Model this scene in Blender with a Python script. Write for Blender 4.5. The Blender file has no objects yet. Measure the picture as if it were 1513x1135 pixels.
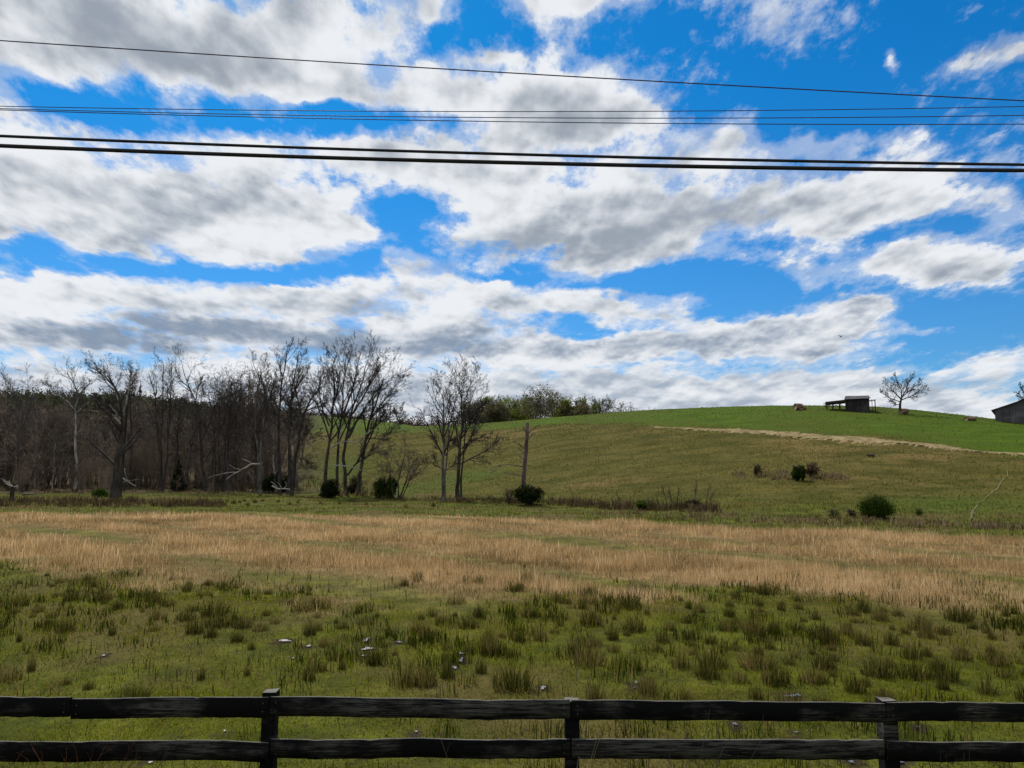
import bpy, math, random
import numpy as np
from math import radians, sin, cos, pi
random.seed(7)
RNG = np.random.default_rng(11)
SC = bpy.context.scene
COL = SC.collection

# ------------------------------------------------------------------ camera model (photo pixels 1513 x 1135 -> rays)
PW, PH, F = 1513.0, 1135.0, 1135.0
HORIZON = 690.0
TH = math.atan((HORIZON - PH / 2) / F)
CS, SN = cos(TH), sin(TH)
EYE = 3.1

def ray(px, py):
    a = (px - PW / 2) / F
    b = (PH / 2 - py) / F
    return np.array([a, CS - b * SN, SN + b * CS])

def at(px, py, Y):
    d = ray(px, py)
    k = Y / d[1]
    return np.array([d[0] * k, Y, EYE + d[2] * k])

# ------------------------------------------------------------------ terrain
_KX = np.arange(-1400, 2900, 10.0)
def _table(kx, kv, sm=60.0):
    t = np.interp(_KX, kx, kv)
    w = np.exp(-0.5 * (np.arange(-30, 31) * 10.0 / sm) ** 2); w /= w.sum()
    return np.convolve(np.pad(t, 30, mode='edge'), w, mode='valid')
_ckx = [-700, 0, 430, 560, 640, 700, 760, 850, 950, 1060, 1150, 1220, 1290, 1340, 1400, 1460, 1513, 1700, 2200]
_cky = [640, 638, 634, 633, 632, 630, 625, 618, 611, 607, 605, 605, 607, 610, 616, 623, 628, 640, 650]
_ckd = [215, 215, 210, 208, 206, 202, 198, 194, 188, 184, 182, 180, 178, 176, 172, 166, 160, 150, 150]
_FOOT = _table([-700, 0, 300, 430, 560, 660, 780, 900, 1100, 1300, 1513, 2200],
               [150, 140, 130, 112, 96, 84, 70, 60, 50, 46, 42, 40])
_CD = _table(_ckx, _ckd)
_CZ = _table(_ckx, [EYE + d * (HORIZON - y) / F for d, y in zip(_ckd, _cky)], 22.0)
_RZ = _table([-700, 0, 400, 560, 650, 760, 900, 1200, 2200], [29, 26, 23, 20, 17, 6, 3, 1, 0])

def height(x, y):
    x = np.asarray(x, float); y = np.asarray(y, float)
    px = PW / 2 + F * x / np.maximum(y, 25.0)
    px = np.clip(px, -1390, 2880)
    foot = np.interp(px, _KX, _FOOT); cd = np.interp(px, _KX, _CD); cz = np.interp(px, _KX, _CZ)
    rz = np.interp(px, _KX, _RZ)
    t = np.clip((y - foot) / (cd - foot), 0, 1)
    s = np.sin(t * pi / 2)
    z = cz * (0.35 * s * s + 0.65 * (0.5 - 0.5 * np.cos(pi * np.clip(t, 0, 1) ** 0.82)))
    far = np.clip((y - cd) / 75.0, 0, 1)
    far = far * far * (3 - 2 * far)
    z = z + (rz - cz) * far
    amp = np.clip((y - 6) / 30, 0.15, 1) * np.clip((cd - y) / 40, 0.0, 1)
    z = z + amp * (0.10 * np.sin(x * 0.23 + 1.1) * np.sin(y * 0.19 + 0.4) + 0.06 * np.sin(x * 0.61 + y * 0.37) + 0.05 * np.sin(y * 0.8 - x * 0.21))
    near = np.clip((y - 2.0) / 3.0, 0, 1)
    near = near * near * (3 - 2 * near)
    return z * near + 1.45 * (1 - near)

def gpt(px, py, start=4.0):
    d = ray(px, py)
    Y = start; prev = start
    while Y < 700:
        k = Y / d[1]
        if EYE + d[2] * k < height(d[0] * k, Y):
            lo, hi = prev, Y
            for _ in range(18):
                m = (lo + hi) / 2; k = m / d[1]
                if EYE + d[2] * k < height(d[0] * k, m): hi = m
                else: lo = m
            k = hi / d[1]
            return np.array([d[0] * k, hi, float(height(d[0] * k, hi))])
        prev = Y; Y += 0.4 + Y * 0.01
    return None

def gcol(px, D):
    """ground point straight below image column px at depth D"""
    d = ray(px, HORIZON); x = d[0] / d[1] * D
    return np.array([x, D, float(height(x, D))])

# ------------------------------------------------------------------ object helpers
def tag(o, label=None, cat=None, group=None, kind=None):
    if label: o['label'] = label
    if cat: o['category'] = cat
    if group: o['group'] = group
    if kind: o['kind'] = kind
    return o

def empty(name, loc, label, cat, group=None, rz=0.0):
    o = bpy.data.objects.new(name, None)
    o.empty_display_size = 0.3
    o.location = [float(v) for v in loc]; o.rotation_euler = (0, 0, rz)
    COL.objects.link(o)
    return tag(o, label, cat, group)

def np_mesh(name, verts, faces_list, mat, attrs=None, smooth=False):
    """faces_list: list of (n,k) index arrays; attrs: {name: per-vertex float array}"""
    me = bpy.data.meshes.new(name)
    verts = np.ascontiguousarray(verts, np.float32)
    me.vertices.add(len(verts)); me.vertices.foreach_set('co', verts.ravel())
    idx = np.concatenate([f.ravel() for f in faces_list]).astype(np.int32)
    tot = np.concatenate([np.full(len(f), f.shape[1], np.int32) for f in faces_list])
    st = np.concatenate([[0], np.cumsum(tot)[:-1]]).astype(np.int32)
    me.loops.add(len(idx)); me.loops.foreach_set('vertex_index', idx)
    me.polygons.add(len(tot)); me.polygons.foreach_set('loop_start', st)
    if smooth: me.polygons.foreach_set('use_smooth', np.ones(len(tot), bool))
    me.update(calc_edges=True)
    for k, v in (attrs or {}).items():
        a = me.attributes.new(k, 'FLOAT', 'POINT'); a.data.foreach_set('value', np.ascontiguousarray(v, np.float32))
    if mat is not None: me.materials.append(mat)
    return me

def link(name, me, parent=None, loc=None):
    o = bpy.data.objects.new(name, me); COL.objects.link(o)
    if parent is not None: o.parent = parent
    if loc is not None: o.location = [float(v) for v in loc]
    return o

class MB:
    """collects boxes / tubes / free quads into one mesh"""
    def __init__(self): self.v = []; self.f = []
    def add(self, vs, fs):
        n = len(self.v); self.v += [tuple(float(c) for c in v) for v in vs]
        self.f += [tuple(i + n for i in f) for f in fs]
    def box(self, x0, x1, y0, y1, z0, z1):
        self.hexa([(x0, y0, z0), (x1, y0, z0), (x1, y1, z0), (x0, y1, z0), (x0, y0, z1), (x1, y0, z1), (x1, y1, z1), (x0, y1, z1)])
    def hexa(self, p):
        self.add(p, [(0, 3, 2, 1), (4, 5, 6, 7), (0, 1, 5, 4), (1, 2, 6, 5), (2, 3, 7, 6), (3, 0, 4, 7)])
    def slab(self, a, b, c, d, th):
        """sloped plate: quad a,b,c,d (counter-clockwise from above) with thickness th downwards"""
        q = [np.array(v, float) for v in (a, b, c, d)]
        lo = [v - np.array([0, 0, th]) for v in q]
        self.hexa(lo + q)
    def bar(self, a, b, w, h=None):
        a = np.array(a, float); b = np.array(b, float); h = h or w
        t = b - a; t /= np.linalg.norm(t)
        ref = np.array([0, 0, 1.0]) if abs(t[2]) < .9 else np.array([0, 1.0, 0])
        s = np.cross(t, ref); s /= np.linalg.norm(s); u = np.cross(s, t)
        s *= w / 2; u *= h / 2
        self.hexa([a - s - u, a + s - u, b + s - u, b - s - u, a - s + u, a + s + u, b + s + u, b - s + u])
    def mesh(self, name, mat, bevel=0):
        me = bpy.data.meshes.new(name); me.from_pydata(self.v, [], self.f); me.update()
        import bmesh
        bm = bmesh.new(); bm.from_mesh(me)
        bmesh.ops.recalc_face_normals(bm, faces=bm.faces)
        if bevel: bmesh.ops.bevel(bm, geom=list(bm.edges), offset=bevel, segments=2, affect='EDGES', profile=.6)
        bm.to_mesh(me); bm.free()
        if mat is not None: me.materials.append(mat)
        return me
    def build(self, name, mat, parent=None, loc=None, bevel=0):
        return link(name, self.mesh(name, mat, bevel), parent, loc)

# ------------------------------------------------------------------ materials
def new_mat(name):
    m = bpy.data.materials.new(name); m.use_nodes = True
    nt = m.node_tree; nt.nodes.clear()
    return m, nt
class NT:
    def __init__(self, nt): self.nt = nt
    def n(self, typ, ins=None, **kw):
        nd = self.nt.nodes.new(typ)
        for k, v in kw.items(): setattr(nd, k, v)
        for k, v in (ins or {}).items(): self.set(nd.inputs[k], v)
        return nd
    def set(self, sock, v):
        if isinstance(v, bpy.types.NodeSocket): self.nt.links.new(v, sock)
        elif isinstance(v, bpy.types.Node): self.nt.links.new(v.outputs[0], sock)
        else:
            if sock.type == 'RGBA' and len(v) == 3: v = (*v, 1)
            sock.default_value = v
    def m(self, op, a, b=None, c=None, clamp=False):
        nd = self.nt.nodes.new('ShaderNodeMath'); nd.operation = op; nd.use_clamp = clamp
        for i, v in enumerate((a, b, c)):
            if v is not None: self.set(nd.inputs[i], v)
        return nd.outputs[0]
    def vm(self, op, a, b=None, c=None):
        nd = self.nt.nodes.new('ShaderNodeVectorMath'); nd.operation = op
        for i, v in enumerate((a, b, c)):
            if v is not None: self.set(nd.inputs[i], v)
        return nd.outputs['Value'] if op in ('DOT_PRODUCT', 'LENGTH') else nd.outputs[0]
    def mix(self, f, a, b, typ='MIX'):
        nd = self.nt.nodes.new('ShaderNodeMix'); nd.data_type = 'RGBA'; nd.blend_type = typ
        self.set(nd.inputs[0], f); self.set(nd.inputs[6], a); self.set(nd.inputs[7], b)
        return nd.outputs[2]
    def ramp(self, f, stops, interp='LINEAR'):
        nd = self.nt.nodes.new('ShaderNodeValToRGB'); cr = nd.color_ramp; cr.interpolation = interp
        while len(cr.elements) < len(stops): cr.elements.new(0.5)
        for e, (p, c) in zip(cr.elements, stops):
            e.position = p; e.color = (*c, 1) if len(c) == 3 else c
        self.set(nd.inputs[0], f)
        return nd.outputs[0]
    def sstep(self, x, lo, hi):
        nd = self.nt.nodes.new('ShaderNodeMapRange'); nd.interpolation_type = 'SMOOTHSTEP'
        self.set(nd.inputs[0], x); nd.inputs[1].default_value = lo; nd.inputs[2].default_value = hi
        nd.inputs[3].default_value = 0; nd.inputs[4].default_value = 1
        return nd.outputs[0]
    def noise(self, vec, scale, detail=4, rough=.55, out=0, dist=0.0):
        nd = self.nt.nodes.new('ShaderNodeTexNoise')
        self.set(nd.inputs['Vector'], vec); nd.inputs['Scale'].default_value = scale
        nd.inputs['Detail'].default_value = detail; nd.inputs['Roughness'].default_value = rough
        nd.inputs['Distortion'].default_value = dist
        return nd.outputs[out]

def out_surf(N, sh): N.n('ShaderNodeOutputMaterial', {'Surface': sh})

def blade_mat(name, stops, transl=.35, spec=False):
    """leaf / blade material: hue from the per-blade 'tint' value, thin leaves let light through"""
    m, nt = new_mat(name); N = NT(nt)
    t = N.n('ShaderNodeAttribute', attribute_name='tint').outputs['Fac']
    c = N.ramp(t, stops)
    d = N.n('ShaderNodeBsdfDiffuse', {'Color': c})
    tr = N.n('ShaderNodeBsdfTranslucent', {'Color': c})
    out_surf(N, N.n('ShaderNodeMixShader', {0: transl, 1: d, 2: tr}))
    return m

def bark_mat(name, dark, light, scale=3.0, lo=.35, hi=.7, rough=.9):
    m, nt = new_mat(name); N = NT(nt)
    co = N.n('ShaderNodeTexCoord').outputs['Object']
    st = N.vm('MULTIPLY', co, (1, 1, .35))
    f = N.sstep(N.noise(st, scale, 6, .65), lo, hi)
    c = N.mix(f, dark, light)
    bump = N.n('ShaderNodeBump', {'Height': N.noise(st, scale * 5, 4), 'Strength': .6, 'Distance': .05})
    out_surf(N, N.n('ShaderNodeBsdfPrincipled', {'Base Color': c, 'Roughness': rough, 'Specular IOR Level': .2, 'Normal': bump.outputs[0]}))
    return m

M = {}
M['bark'] = bark_mat('bark', (.022, .018, .014), (.075, .062, .05))
M['twig'] = bark_mat('twig', (.026, .020, .018), (.065, .052, .045), 1.5)
M['bark_grey'] = bark_mat('bark_grey', (.05, .045, .04), (.16, .145, .125))
M['twig_grey'] = bark_mat('twig_grey', (.05, .043, .038), (.12, .105, .09), 1.5)
M['bark_pale'] = bark_mat('bark_pale', (.09, .08, .065), (.36, .33, .28), 2.2, .3, .6)
M['bark_red'] = bark_mat('bark_red', (.05, .032, .028), (.17, .12, .11), 2.5)
M['brush'] = bark_mat('brush_twig', (.080, .062, .047), (.24, .18, .132), .25)
# ------------------------------------------------------------------ sky, clouds, sun, camera
SUN_AZ, SUN_EL = radians(-22), radians(50)
SKY_STRENGTH = 0.1

def azel(px, py):
    d = ray(px, py); d = d / np.linalg.norm(d)
    return math.atan2(d[0], d[1]), math.asin(d[2])

# cloud decks from the horizon upwards: (cx, cy, rx, ry, weight) in photo pixels, turned into directions
DECKS = [
 dict(dark=(3.6, 4.3, 5.3), lo=.10, deep=.52, blobs=[(400, 606, 700, 60, .9), (1050, 612, 500, 40, .9), (120, 556, 180, 20, .9), (420, 548, 150, 18, .9), (250, 590, 200, 24, .8), (560, 585, 130, 22, .9), (700, 556, 150, 24, 1.0), (820, 598, 200, 24, .8), (980, 566, 150, 24, 1.0),
   (1130, 590, 170, 22, .9), (1220, 556, 110, 24, 1.0), (1380, 588, 160, 20, .9), (1470, 536, 85, 22, 1.25), (1400, 548, 40, 14, .6), (1300, 612, 240, 22, .9), (-300, 620, 500, 70, 1.2), (1800, 620, 300, 50, 1.0)]),
 dict(dark=(2.5, 3.2, 4.3), lo=.10, deep=.72, blobs=[(130, 492, 300, 34, 1.35), (-250, 490, 200, 50, 1.2), (430, 494, 200, 28, 1.2), (620, 486, 120, 26, 1.2), (760, 520, 170, 28, 1.2), (940, 510, 150, 26, 1.2), (1080, 500, 130, 26, 1.2), (1180, 476, 110, 28, 1.2), (1250, 518, 85, 24, 1.0), (1312, 466, 52, 24, 1.15), (1270, 445, 40, 10, .8), (1375, 484, 60, 9, .8)]),
 dict(dark=(3.3, 3.9, 4.7), lo=.10, deep=.52, blobs=[(30, 428, 110, 26, 1.2), (170, 445, 130, 30, 1.25), (330, 440, 115, 28, 1.2), (480, 438, 115, 30, 1.25), (640, 440, 105, 30, 1.25), (605, 396, 52, 26, 1.1), (760, 450, 90, 28, 1.2), (870, 440, 80, 20, 1.0), (940, 458, 100, 22, 1.1), (1000, 445, 40, 14, .8), (-250, 440, 200, 40, 1.2), (700, 425, 50, 14, .7)]),
 dict(dark=(3.2, 3.7, 4.4), lo=.12, deep=.38, blobs=[(60, 300, 150, 85, 1.3), (250, 310, 170, 80, 1.3), (-220, 300, 200, 90, 1.2), (400, 330, 120, 60, 1.2), (480, 350, 80, 40, 1.0), (370, 235, 150, 40, .9), (560, 235, 110, 36, 1.0), (700, 250, 120, 50, 1.2), (830, 330, 180, 76, 1.35), (960, 350, 110, 50, 1.1), (1000, 280, 100, 60, 1.0), (1060, 225, 85, 34, 1.15),
   (1150, 320, 100, 44, 1.1), (1270, 300, 120, 46, 1.15), (1380, 295, 90, 34, .9), (1215, 232, 90, 22, 1.1), (1290, 390, 105, 32, 1.15), (1190, 408, 45, 20, 1.0), (1455, 392, 85, 40, 1.35), (1400, 400, 40, 18, .7), (1490, 300, 60, 34, 1.0), (1450, 250, 60, 14, .6)]),
 dict(dark=(3.2, 3.65, 4.3), lo=.12, deep=.38, blobs=[(110, 40, 170, 70, 1.25), (30, 60, 110, 60, .8), (310, 80, 190, 80, 1.4), (-200, 60, 200, 110, 1.0), (470, 55, 75, 80, 1.15), (420, 120, 110, 40, .9), (560, 148, 120, 30, 1.0), (690, 150, 110, 36, 1.15), (850, 140, 105, 46, 1.35), (900, 190, 100, 34, 1.15), (780, 195, 120, 34, 1.1), (960, 165, 40, 26, .7),
   (865, 2, 85, 24, 1.3), (960, -2, 70, 10, .8), (1150, 22, 55, 22, .85), (1475, 75, 52, 20, 1.0), (1322, 90, 13, 22, 1.0), (1265, 45, 14, 30, .85), (650, 6, 22, 30, 1.15), (590, 60, 40, 34, .95), (740, 90, 50, 16, .8), (640, 110, 60, 16, .5), (1330, 215, 65, 24, .95), (1375, 190, 20, 12, .6), (1480, 205, 20, 12, .9), (110, 190, 120, 20, .7), (300, 200, 60, 14, .5)]),
]
HOLES = [
 (75, 128, 80, 34, -1.4), (150, 158, 120, 14, -.55), (440, 172, 120, 20, -.8), (340, 186, 70, 16, -.7), (480, 160, 60, 18, -.6),
 (300, 400, 270, 15, -1.5), (90, 398, 80, 11, -.7), (625, 308, 50, 24, -.75), (575, 330, 30, 18, -.5), (285, 283, 50, 14, -.9), (545, 384, 50, 20, -.8), (560, 300, 40, 22, -.6), (500, 268, 50, 12, -.5),
 (770, 412, 60, 9, -.8), (950, 415, 120, 14, -1.1), (1100, 425, 120, 26, -1.3), (858, 486, 32, 10, -1.1), (1050, 395, 40, 10, -.6),
 (1430, 462, 130, 36, -1.3), (1395, 345, 45, 20, -.8), (1000, 268, 60, 13, -1.1), (1410, 275, 50, 14, -.6), (1330, 345, 50, 12, -.6), (1120, 362, 36, 16, -.7), (1170, 250, 30, 12, -.5),
 (1250, 105, 320, 80, -.5), (680, 50, 100, 40, -.35), (1400, 520, 40, 20, -.5), (1200, 180, 110, 34, -.5), (1400, 170, 120, 40, -.4), (1385, 555, 30, 10, -.4), (210, 470, 60, 8, -.3), (1060, 460, 50, 14, -.6), (740, 545, 60, 6, -.3),
]
SHADE = [  # shaded bellies (-) and sunlit crowns (+) of the banks
 (330, 115, 190, 42, -.55), (120, 60, 90, 50, -.2), (140, 505, 280, 20, -.5), (430, 497, 180, 14, -.4), (470, 468, 90, 14, -.3),
 (820, 205, 120, 24, -.6), (880, 350, 140, 34, -.65), (740, 372, 70, 22, -.4), (150, 270, 90, 36, -.35), (1190, 318, 90, 22, -.35), (1340, 400, 70, 12, -.3), (1450, 400, 70, 18, -.35), (150, 362, 200, 18, -.3),
 (150, 420, 240, 14, .5), (560, 420, 240, 14, .45), (870, 115, 110, 24, .5), (1230, 228, 90, 16, .4), (470, 80, 60, 50, .4), (1050, 235, 90, 26, .3), (60, 220, 140, 24, .3), (400, 235, 140, 18, .3), (1430, 355, 60, 14, .4), (1250, 372, 80, 14, .4), (820, 270, 160, 20, .35),
]

def make_world():
    w = bpy.data.worlds.new('World'); SC.world = w; w.use_nodes = True
    w.cycles.sampling_method = 'MANUAL'; w.cycles.sample_map_resolution = 256
    nt = w.node_tree; nt.nodes.clear(); N = NT(nt)
    d = N.n('ShaderNodeTexCoord').outputs['Generated']
    s = N.n('ShaderNodeSeparateXYZ', {0: d})
    az = N.m('ARCTAN2', s.outputs[0], s.outputs[1]); el = N.m('ARCSINE', s.outputs[2])
    p = N.n('ShaderNodeCombineXYZ', {0: az, 1: el, 2: 0.0}).outputs[0]
    # noise space: finer towards the horizon, like a cloud deck seen edge-on
    k = N.m('DIVIDE', 1.0, N.m('ADD', N.m('MAXIMUM', el, 0.0), 0.42))
    q = N.n('ShaderNodeCombineXYZ', {0: N.m('MULTIPLY', az, k), 1: N.m('MULTIPLY', N.m('MULTIPLY', el, k), 2.6), 2: 0.37}).outputs[0]
    wv = N.noise(q, 5.0, 3, .5, out=1)
    pw = N.vm('ADD', p, N.vm('MULTIPLY', N.vm('SUBTRACT', wv, (.5, .5, .5)), (.12, .06, 0)))
    wv2 = N.noise(q, 22.0, 4, .55, out=1)
    pw = N.vm('ADD', pw, N.vm('MULTIPLY', N.vm('SUBTRACT', wv2, (.5, .5, .5)), (.032, .022, 0)))
    def field(blobs, start, gain=1.0):
        acc = start
        for cx, cy, rx, ry, wt in blobs:
            a, e = azel(cx, cy)
            a1, _ = azel(cx + rx, cy); _, e1 = azel(cx, cy - ry)
            sx, sy = 1 / abs(a1 - a), 1 / abs(e1 - e)
            v = N.vm('MULTIPLY_ADD', pw, (sx, sy, 0), (-a * sx, -e * sy, 0))
            g = N.m('POWER', 0.4, N.vm('DOT_PRODUCT', v, v))
            acc = N.m('MULTIPLY_ADD', g, wt * gain, acc)
        return acc
    def sep(v):
        o = N.n('ShaderNodeSeparateXYZ', {0: v}).outputs
        return [N.m('SUBTRACT', o[i], .5) for i in range(3)]
    na = sep(N.noise(q, 6.5, 9, .62, out=1))
    nf = sep(N.noise(N.vm('ADD', q, (3.1, 1.7, 0)), 24.0, 7, .64, out=1))
    up = (-.010, .036, 0)
    r0 = N.noise(q, 7.0, 3.5, .5); r1 = N.noise(N.vm('ADD', q, up), 7.0, 3.5, .5)
    f0 = N.noise(q, 20.0, 4, .5); f1 = N.noise(N.vm('ADD', q, (-.004, .013, 0)), 20.0, 4, .5)
    relief = N.m('ADD', N.m('MULTIPLY', N.m('SUBTRACT', r0, r1), 3.0), N.m('MULTIPLY', N.m('SUBTRACT', f0, f1), 1.0))
    holes = field(HOLES, 0.0, .84)
    sh = field(SHADE, 0.0)
    around = N.m('MULTIPLY', N.sstep(N.m('ABSOLUTE', az), .75, 1.2), .85)   # broken cloud goes on all round
    base = N.m('ADD', holes, -.46)
    litb = N.m('ADD', relief, sh)
    sky = N.n('ShaderNodeTexSky', sky_type='NISHITA', sun_disc=False, sun_elevation=SUN_EL, sun_rotation=SUN_AZ,
              air_density=1.0, dust_density=0.3, ozone_density=2.5)
    c = N.mix(1.0, sky.outputs[0], N.mix(N.sstep(el, 0.0, .5), (.30, .66, 1.0), (.045, .66, 1.12)), 'MULTIPLY')
    for i, D in enumerate(DECKS):
        cov = field(D['blobs'], base)
        if i in (0, 3): cov = N.m('ADD', cov, around)
        cov = N.m('MULTIPLY_ADD', na[i % 3], 2.7 if i < 3 else 3.6, cov)
        cov = N.m('MULTIPLY_ADD', nf[(i + 1) % 3], 1.6, cov)
        soft = N.m('MULTIPLY_ADD', N.sstep(na[(i + 2) % 3], -.16, .16), 1.05, .50)
        alpha = N.sstep(N.m('MULTIPLY', N.m('ADD', cov, .12), soft), 0.0, .80)
        veil = N.m('MULTIPLY', N.sstep(N.m('MULTIPLY_ADD', nf[i % 3], 1.2, cov), -.45, .34), .36)
        alpha = N.m('MAXIMUM', alpha, veil)
        lit = N.m('MULTIPLY_ADD', N.sstep(cov, D['lo'], 1.5), -D['deep'], 1.0)
        lit = N.m('ADD', lit, litb)
        lit = N.m('MULTIPLY_ADD', nf[(i + 2) % 3], .35, N.m('MULTIPLY_ADD', na[(i + 1) % 3], 1.1, lit))
        col = N.mix(N.sstep(lit, -.15, 1.18), D['dark'], (8.4, 8.65, 9.0))
        c = N.mix(alpha, c, col)
    bg = N.n('ShaderNodeBackground', {'Color': c, 'Strength': SKY_STRENGTH})
    N.n('ShaderNodeOutputWorld', {'Surface': bg})
make_world()

sun = bpy.data.lights.new('sun', 'SUN'); sun.energy = 5.0; sun.angle = radians(.55); sun.color = (1.0, .93, .82)
so = bpy.data.objects.new('sun', sun); COL.objects.link(so)
S = np.array([sin(SUN_AZ) * cos(SUN_EL), cos(SUN_AZ) * cos(SUN_EL), sin(SUN_EL)])
from mathutils import Vector
so.rotation_euler = Vector(S).to_track_quat('Z', 'Y').to_euler()
so.location = (0, 0, 60)

cam = bpy.data.cameras.new('camera'); co_ = bpy.data.objects.new('camera', cam); COL.objects.link(co_)
cam.sensor_width = 36; cam.lens = 36 * F / PW; cam.clip_start = .1; cam.clip_end = 6000
co_.location = (0, 0, EYE); co_.rotation_euler = (pi / 2 + TH, 0, 0)
SC.camera = co_
SC.view_settings.view_transform = 'Standard'; SC.view_settings.look = 'None'
SC.view_settings.exposure = 0; SC.view_settings.gamma = 1
SC.render.engine = 'CYCLES'
SC.cycles.max_bounces = 5; SC.cycles.diffuse_bounces = 3; SC.cycles.transmission_bounces = 3
SC.cycles.use_adaptive_sampling = True; SC.cycles.adaptive_threshold = .012
# ------------------------------------------------------------------ ground sheet
def axis_y():
    v = [-60.0]; y = -60.0
    while y < 2600:
        if y < 0: s = 4.0
        elif y < 30: s = .25
        elif y < 60: s = .4
        elif y < 260: s = .4 + (y - 60) * .006
        else: s = 1.6 + (y - 260) * .06
        y += s; v.append(y)
    return np.array(v)
_ys = axis_y()
_t = np.linspace(-1, 1, 561)
_xs = np.sinh(_t * 4.2) / np.sinh(4.2) * 420
_xs = np.concatenate([[-2500, -1200, -700, -520], _xs, [520, 700, 1200, 2500]])
GX, GY = np.meshgrid(_xs, _ys)
GZ = height(GX, GY)

def smooth01(x, a, b):
    t = np.clip((x - a) / (b - a), 0, 1); return t * t * (3 - 2 * t)
def vnoise(x, y, s, seed=0):
    """cheap smooth value noise 0..1"""
    x = np.asarray(x) / s; y = np.asarray(y) / s
    xi = np.floor(x).astype(np.int64); yi = np.floor(y).astype(np.int64)
    fx = x - xi; fy = y - yi; fx = fx * fx * (3 - 2 * fx); fy = fy * fy * (3 - 2 * fy)
    def h(a, b):
        n = (a * 374761393 + b * 668265263 + seed * 974711) & 0x7fffffff
        n = ((n ^ (n >> 13)) * 1274126177) & 0x7fffffff
        return ((n ^ (n >> 16)) & 0xffff) / 65535.0
    return (h(xi, yi) * (1 - fx) + h(xi + 1, yi) * fx) * (1 - fy) + (h(xi, yi + 1) * (1 - fx) + h(xi + 1, yi + 1) * fx) * fy
def fnoise(x, y, s, seed=0):
    return (vnoise(x, y, s, seed) * .5 + vnoise(x, y, s / 2.1, seed + 1) * .3 + vnoise(x, y, s / 4.3, seed + 2) * .2)

# image-column edges of the tan field, as ground distances per column direction (x / y)
_tn = [(gpt(px, py)) for px, py in [(-500, 800), (0, 830), (200, 855), (400, 880), (560, 905), (700, 915), (780, 885), (900, 885), (1050, 885), (1200, 900), (1350, 912), (1513, 930), (2100, 950)]]
_tnu = np.array([p[0] / p[1] for p in _tn]); _tnd = np.array([p[1] for p in _tn])
_tf = [(gpt(px, py)) for px, py in [(-500, 752), (0, 757), (400, 759), (756, 766), (1000, 776), (1200, 785), (1513, 797), (2100, 815)]]
_tfu = np.array([p[0] / p[1] for p in _tf]); _tfd = np.array([p[1] for p in _tf])
def tan_mask(x, y):
    u = x / np.maximum(y, 1.0)
    n = np.interp(u, _tnu, _tnd); f = np.interp(u, _tfu, _tfd)
    w = (fnoise(x, y, 3.2, 5) - .5) * 8.5 + (fnoise(x, y, 9, 8) - .5) * 3.5 + (fnoise(x, y, 1.1, 15) - .5) * 3
    return smooth01(y + w, n - 1.4, n + 3.4) * (1 - smooth01(y + w * .25, f - .8, f + .6))
def tan_rows(x, y):
    """thin greener lanes that run obliquely through the tan grass"""
    c = y + .95 * x + (fnoise(x, y, 8, 3) - .5) * 5.0
    r = np.zeros_like(np.asarray(c, float))
    for c0, w in ((-4, 2.0), (7, 1.8), (16.5, 2.0), (24.5, 1.9), (34.5, 2.2), (42, 1.6), (48, 2.0), (57, 2.0)):
        r = np.maximum(r, np.exp(-((c - c0) / w) ** 2))
    return r * smooth01(fnoise(x, y, 6, 77), .22, .50)

# bright crest: everything uphill of the dirt track line
_bl = [gpt(px, py) for px, py in [(430, 637), (560, 640), (640, 638), (700, 635), (800, 628), (900, 626), (1000, 632), (1150, 640), (1300, 650), (1420, 663), (1513, 672), (1800, 700)]]
_blu = np.array([p[0] / p[1] for p in _bl]); _bld = np.array([p[1] for p in _bl])
def bright_mask(x, y):
    u = x / np.maximum(y, 1.0)
    b = np.interp(u, _blu, _bld)
    return smooth01(y + (fnoise(x, y, 14, 4) - .5) * 14, b - 3, b + 4)
def foot_d(x, y):
    px = np.clip(PW / 2 + F * x / np.maximum(y, 25.0), -1390, 2880)
    return np.interp(px, _KX, _FOOT)
def hill_mask(x, y):
    f = foot_d(x, y)
    return smooth01(y + (fnoise(x, y, 11, 14) - .5) * 16, f + 1, f + 14)
def litter_mask(x, y):
    px = PW / 2 + F * x / np.maximum(y, 25.0)
    w = (fnoise(x, y, 8, 9) - .5) * 14
    return smooth01(y + w, 84, 94) * (1 - smooth01(px + w * 6, 420, 500)) * (y > 30)
def greenfoot_mask(x, y):
    """lush patches low on the slope"""
    r = np.zeros_like(np.asarray(x, float))
    for px, py, rx, ry in ((690, 705, 60, 9), (480, 700, 60, 18), (1420, 745, 120, 12), (560, 725, 140, 4)):
        c = gpt(px, py); e = gpt(px, py + ry)
        sx = rx / F * c[1]; sy = abs(c[1] - e[1]) + 1
        r = np.maximum(r, np.exp(-((x - c[0]) / sx) ** 2 - ((y - c[1]) / sy) ** 2))
    return r

PUDS = [(541, 947, .22, .5), (543, 960, .5, .35), (538, 970, .16, .3), (683, 967, .22, .3), (681, 977, .16, .45), (672, 988, .18, .3), (802, 1018, .24, .5), (420, 948, .5, .3), (456, 956, .2, .2),
        (590, 950, .3, .2), (940, 1010, .13, .35), (938, 1018, .08, .15), (1170, 1030, .5, .32), (1163, 1036, .25, .2), (332, 1082, .12, .1), (1086, 1072, .2, .2), (1176, 1084, .14, .14), (1356, 1076, .22, .14), (1258, 1128, .2, .2), (1330, 1128, .3, .2), (222, 1129, .16, .1), (153, 970, .14, .14), (433, 974, .1, .12), (615, 1083, .14, .1), (1180, 1029, .16, .3)]
def mud_mask(x, y):
    r = np.zeros_like(x)
    for px, py, w, l in PUDS:
        c = gpt(px, py)
        r = np.maximum(r, np.exp(-((x - c[0]) / (w * .4 + .10)) ** 2 - ((y - c[1]) / (l * .4 + .18)) ** 2))
    return r
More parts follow.
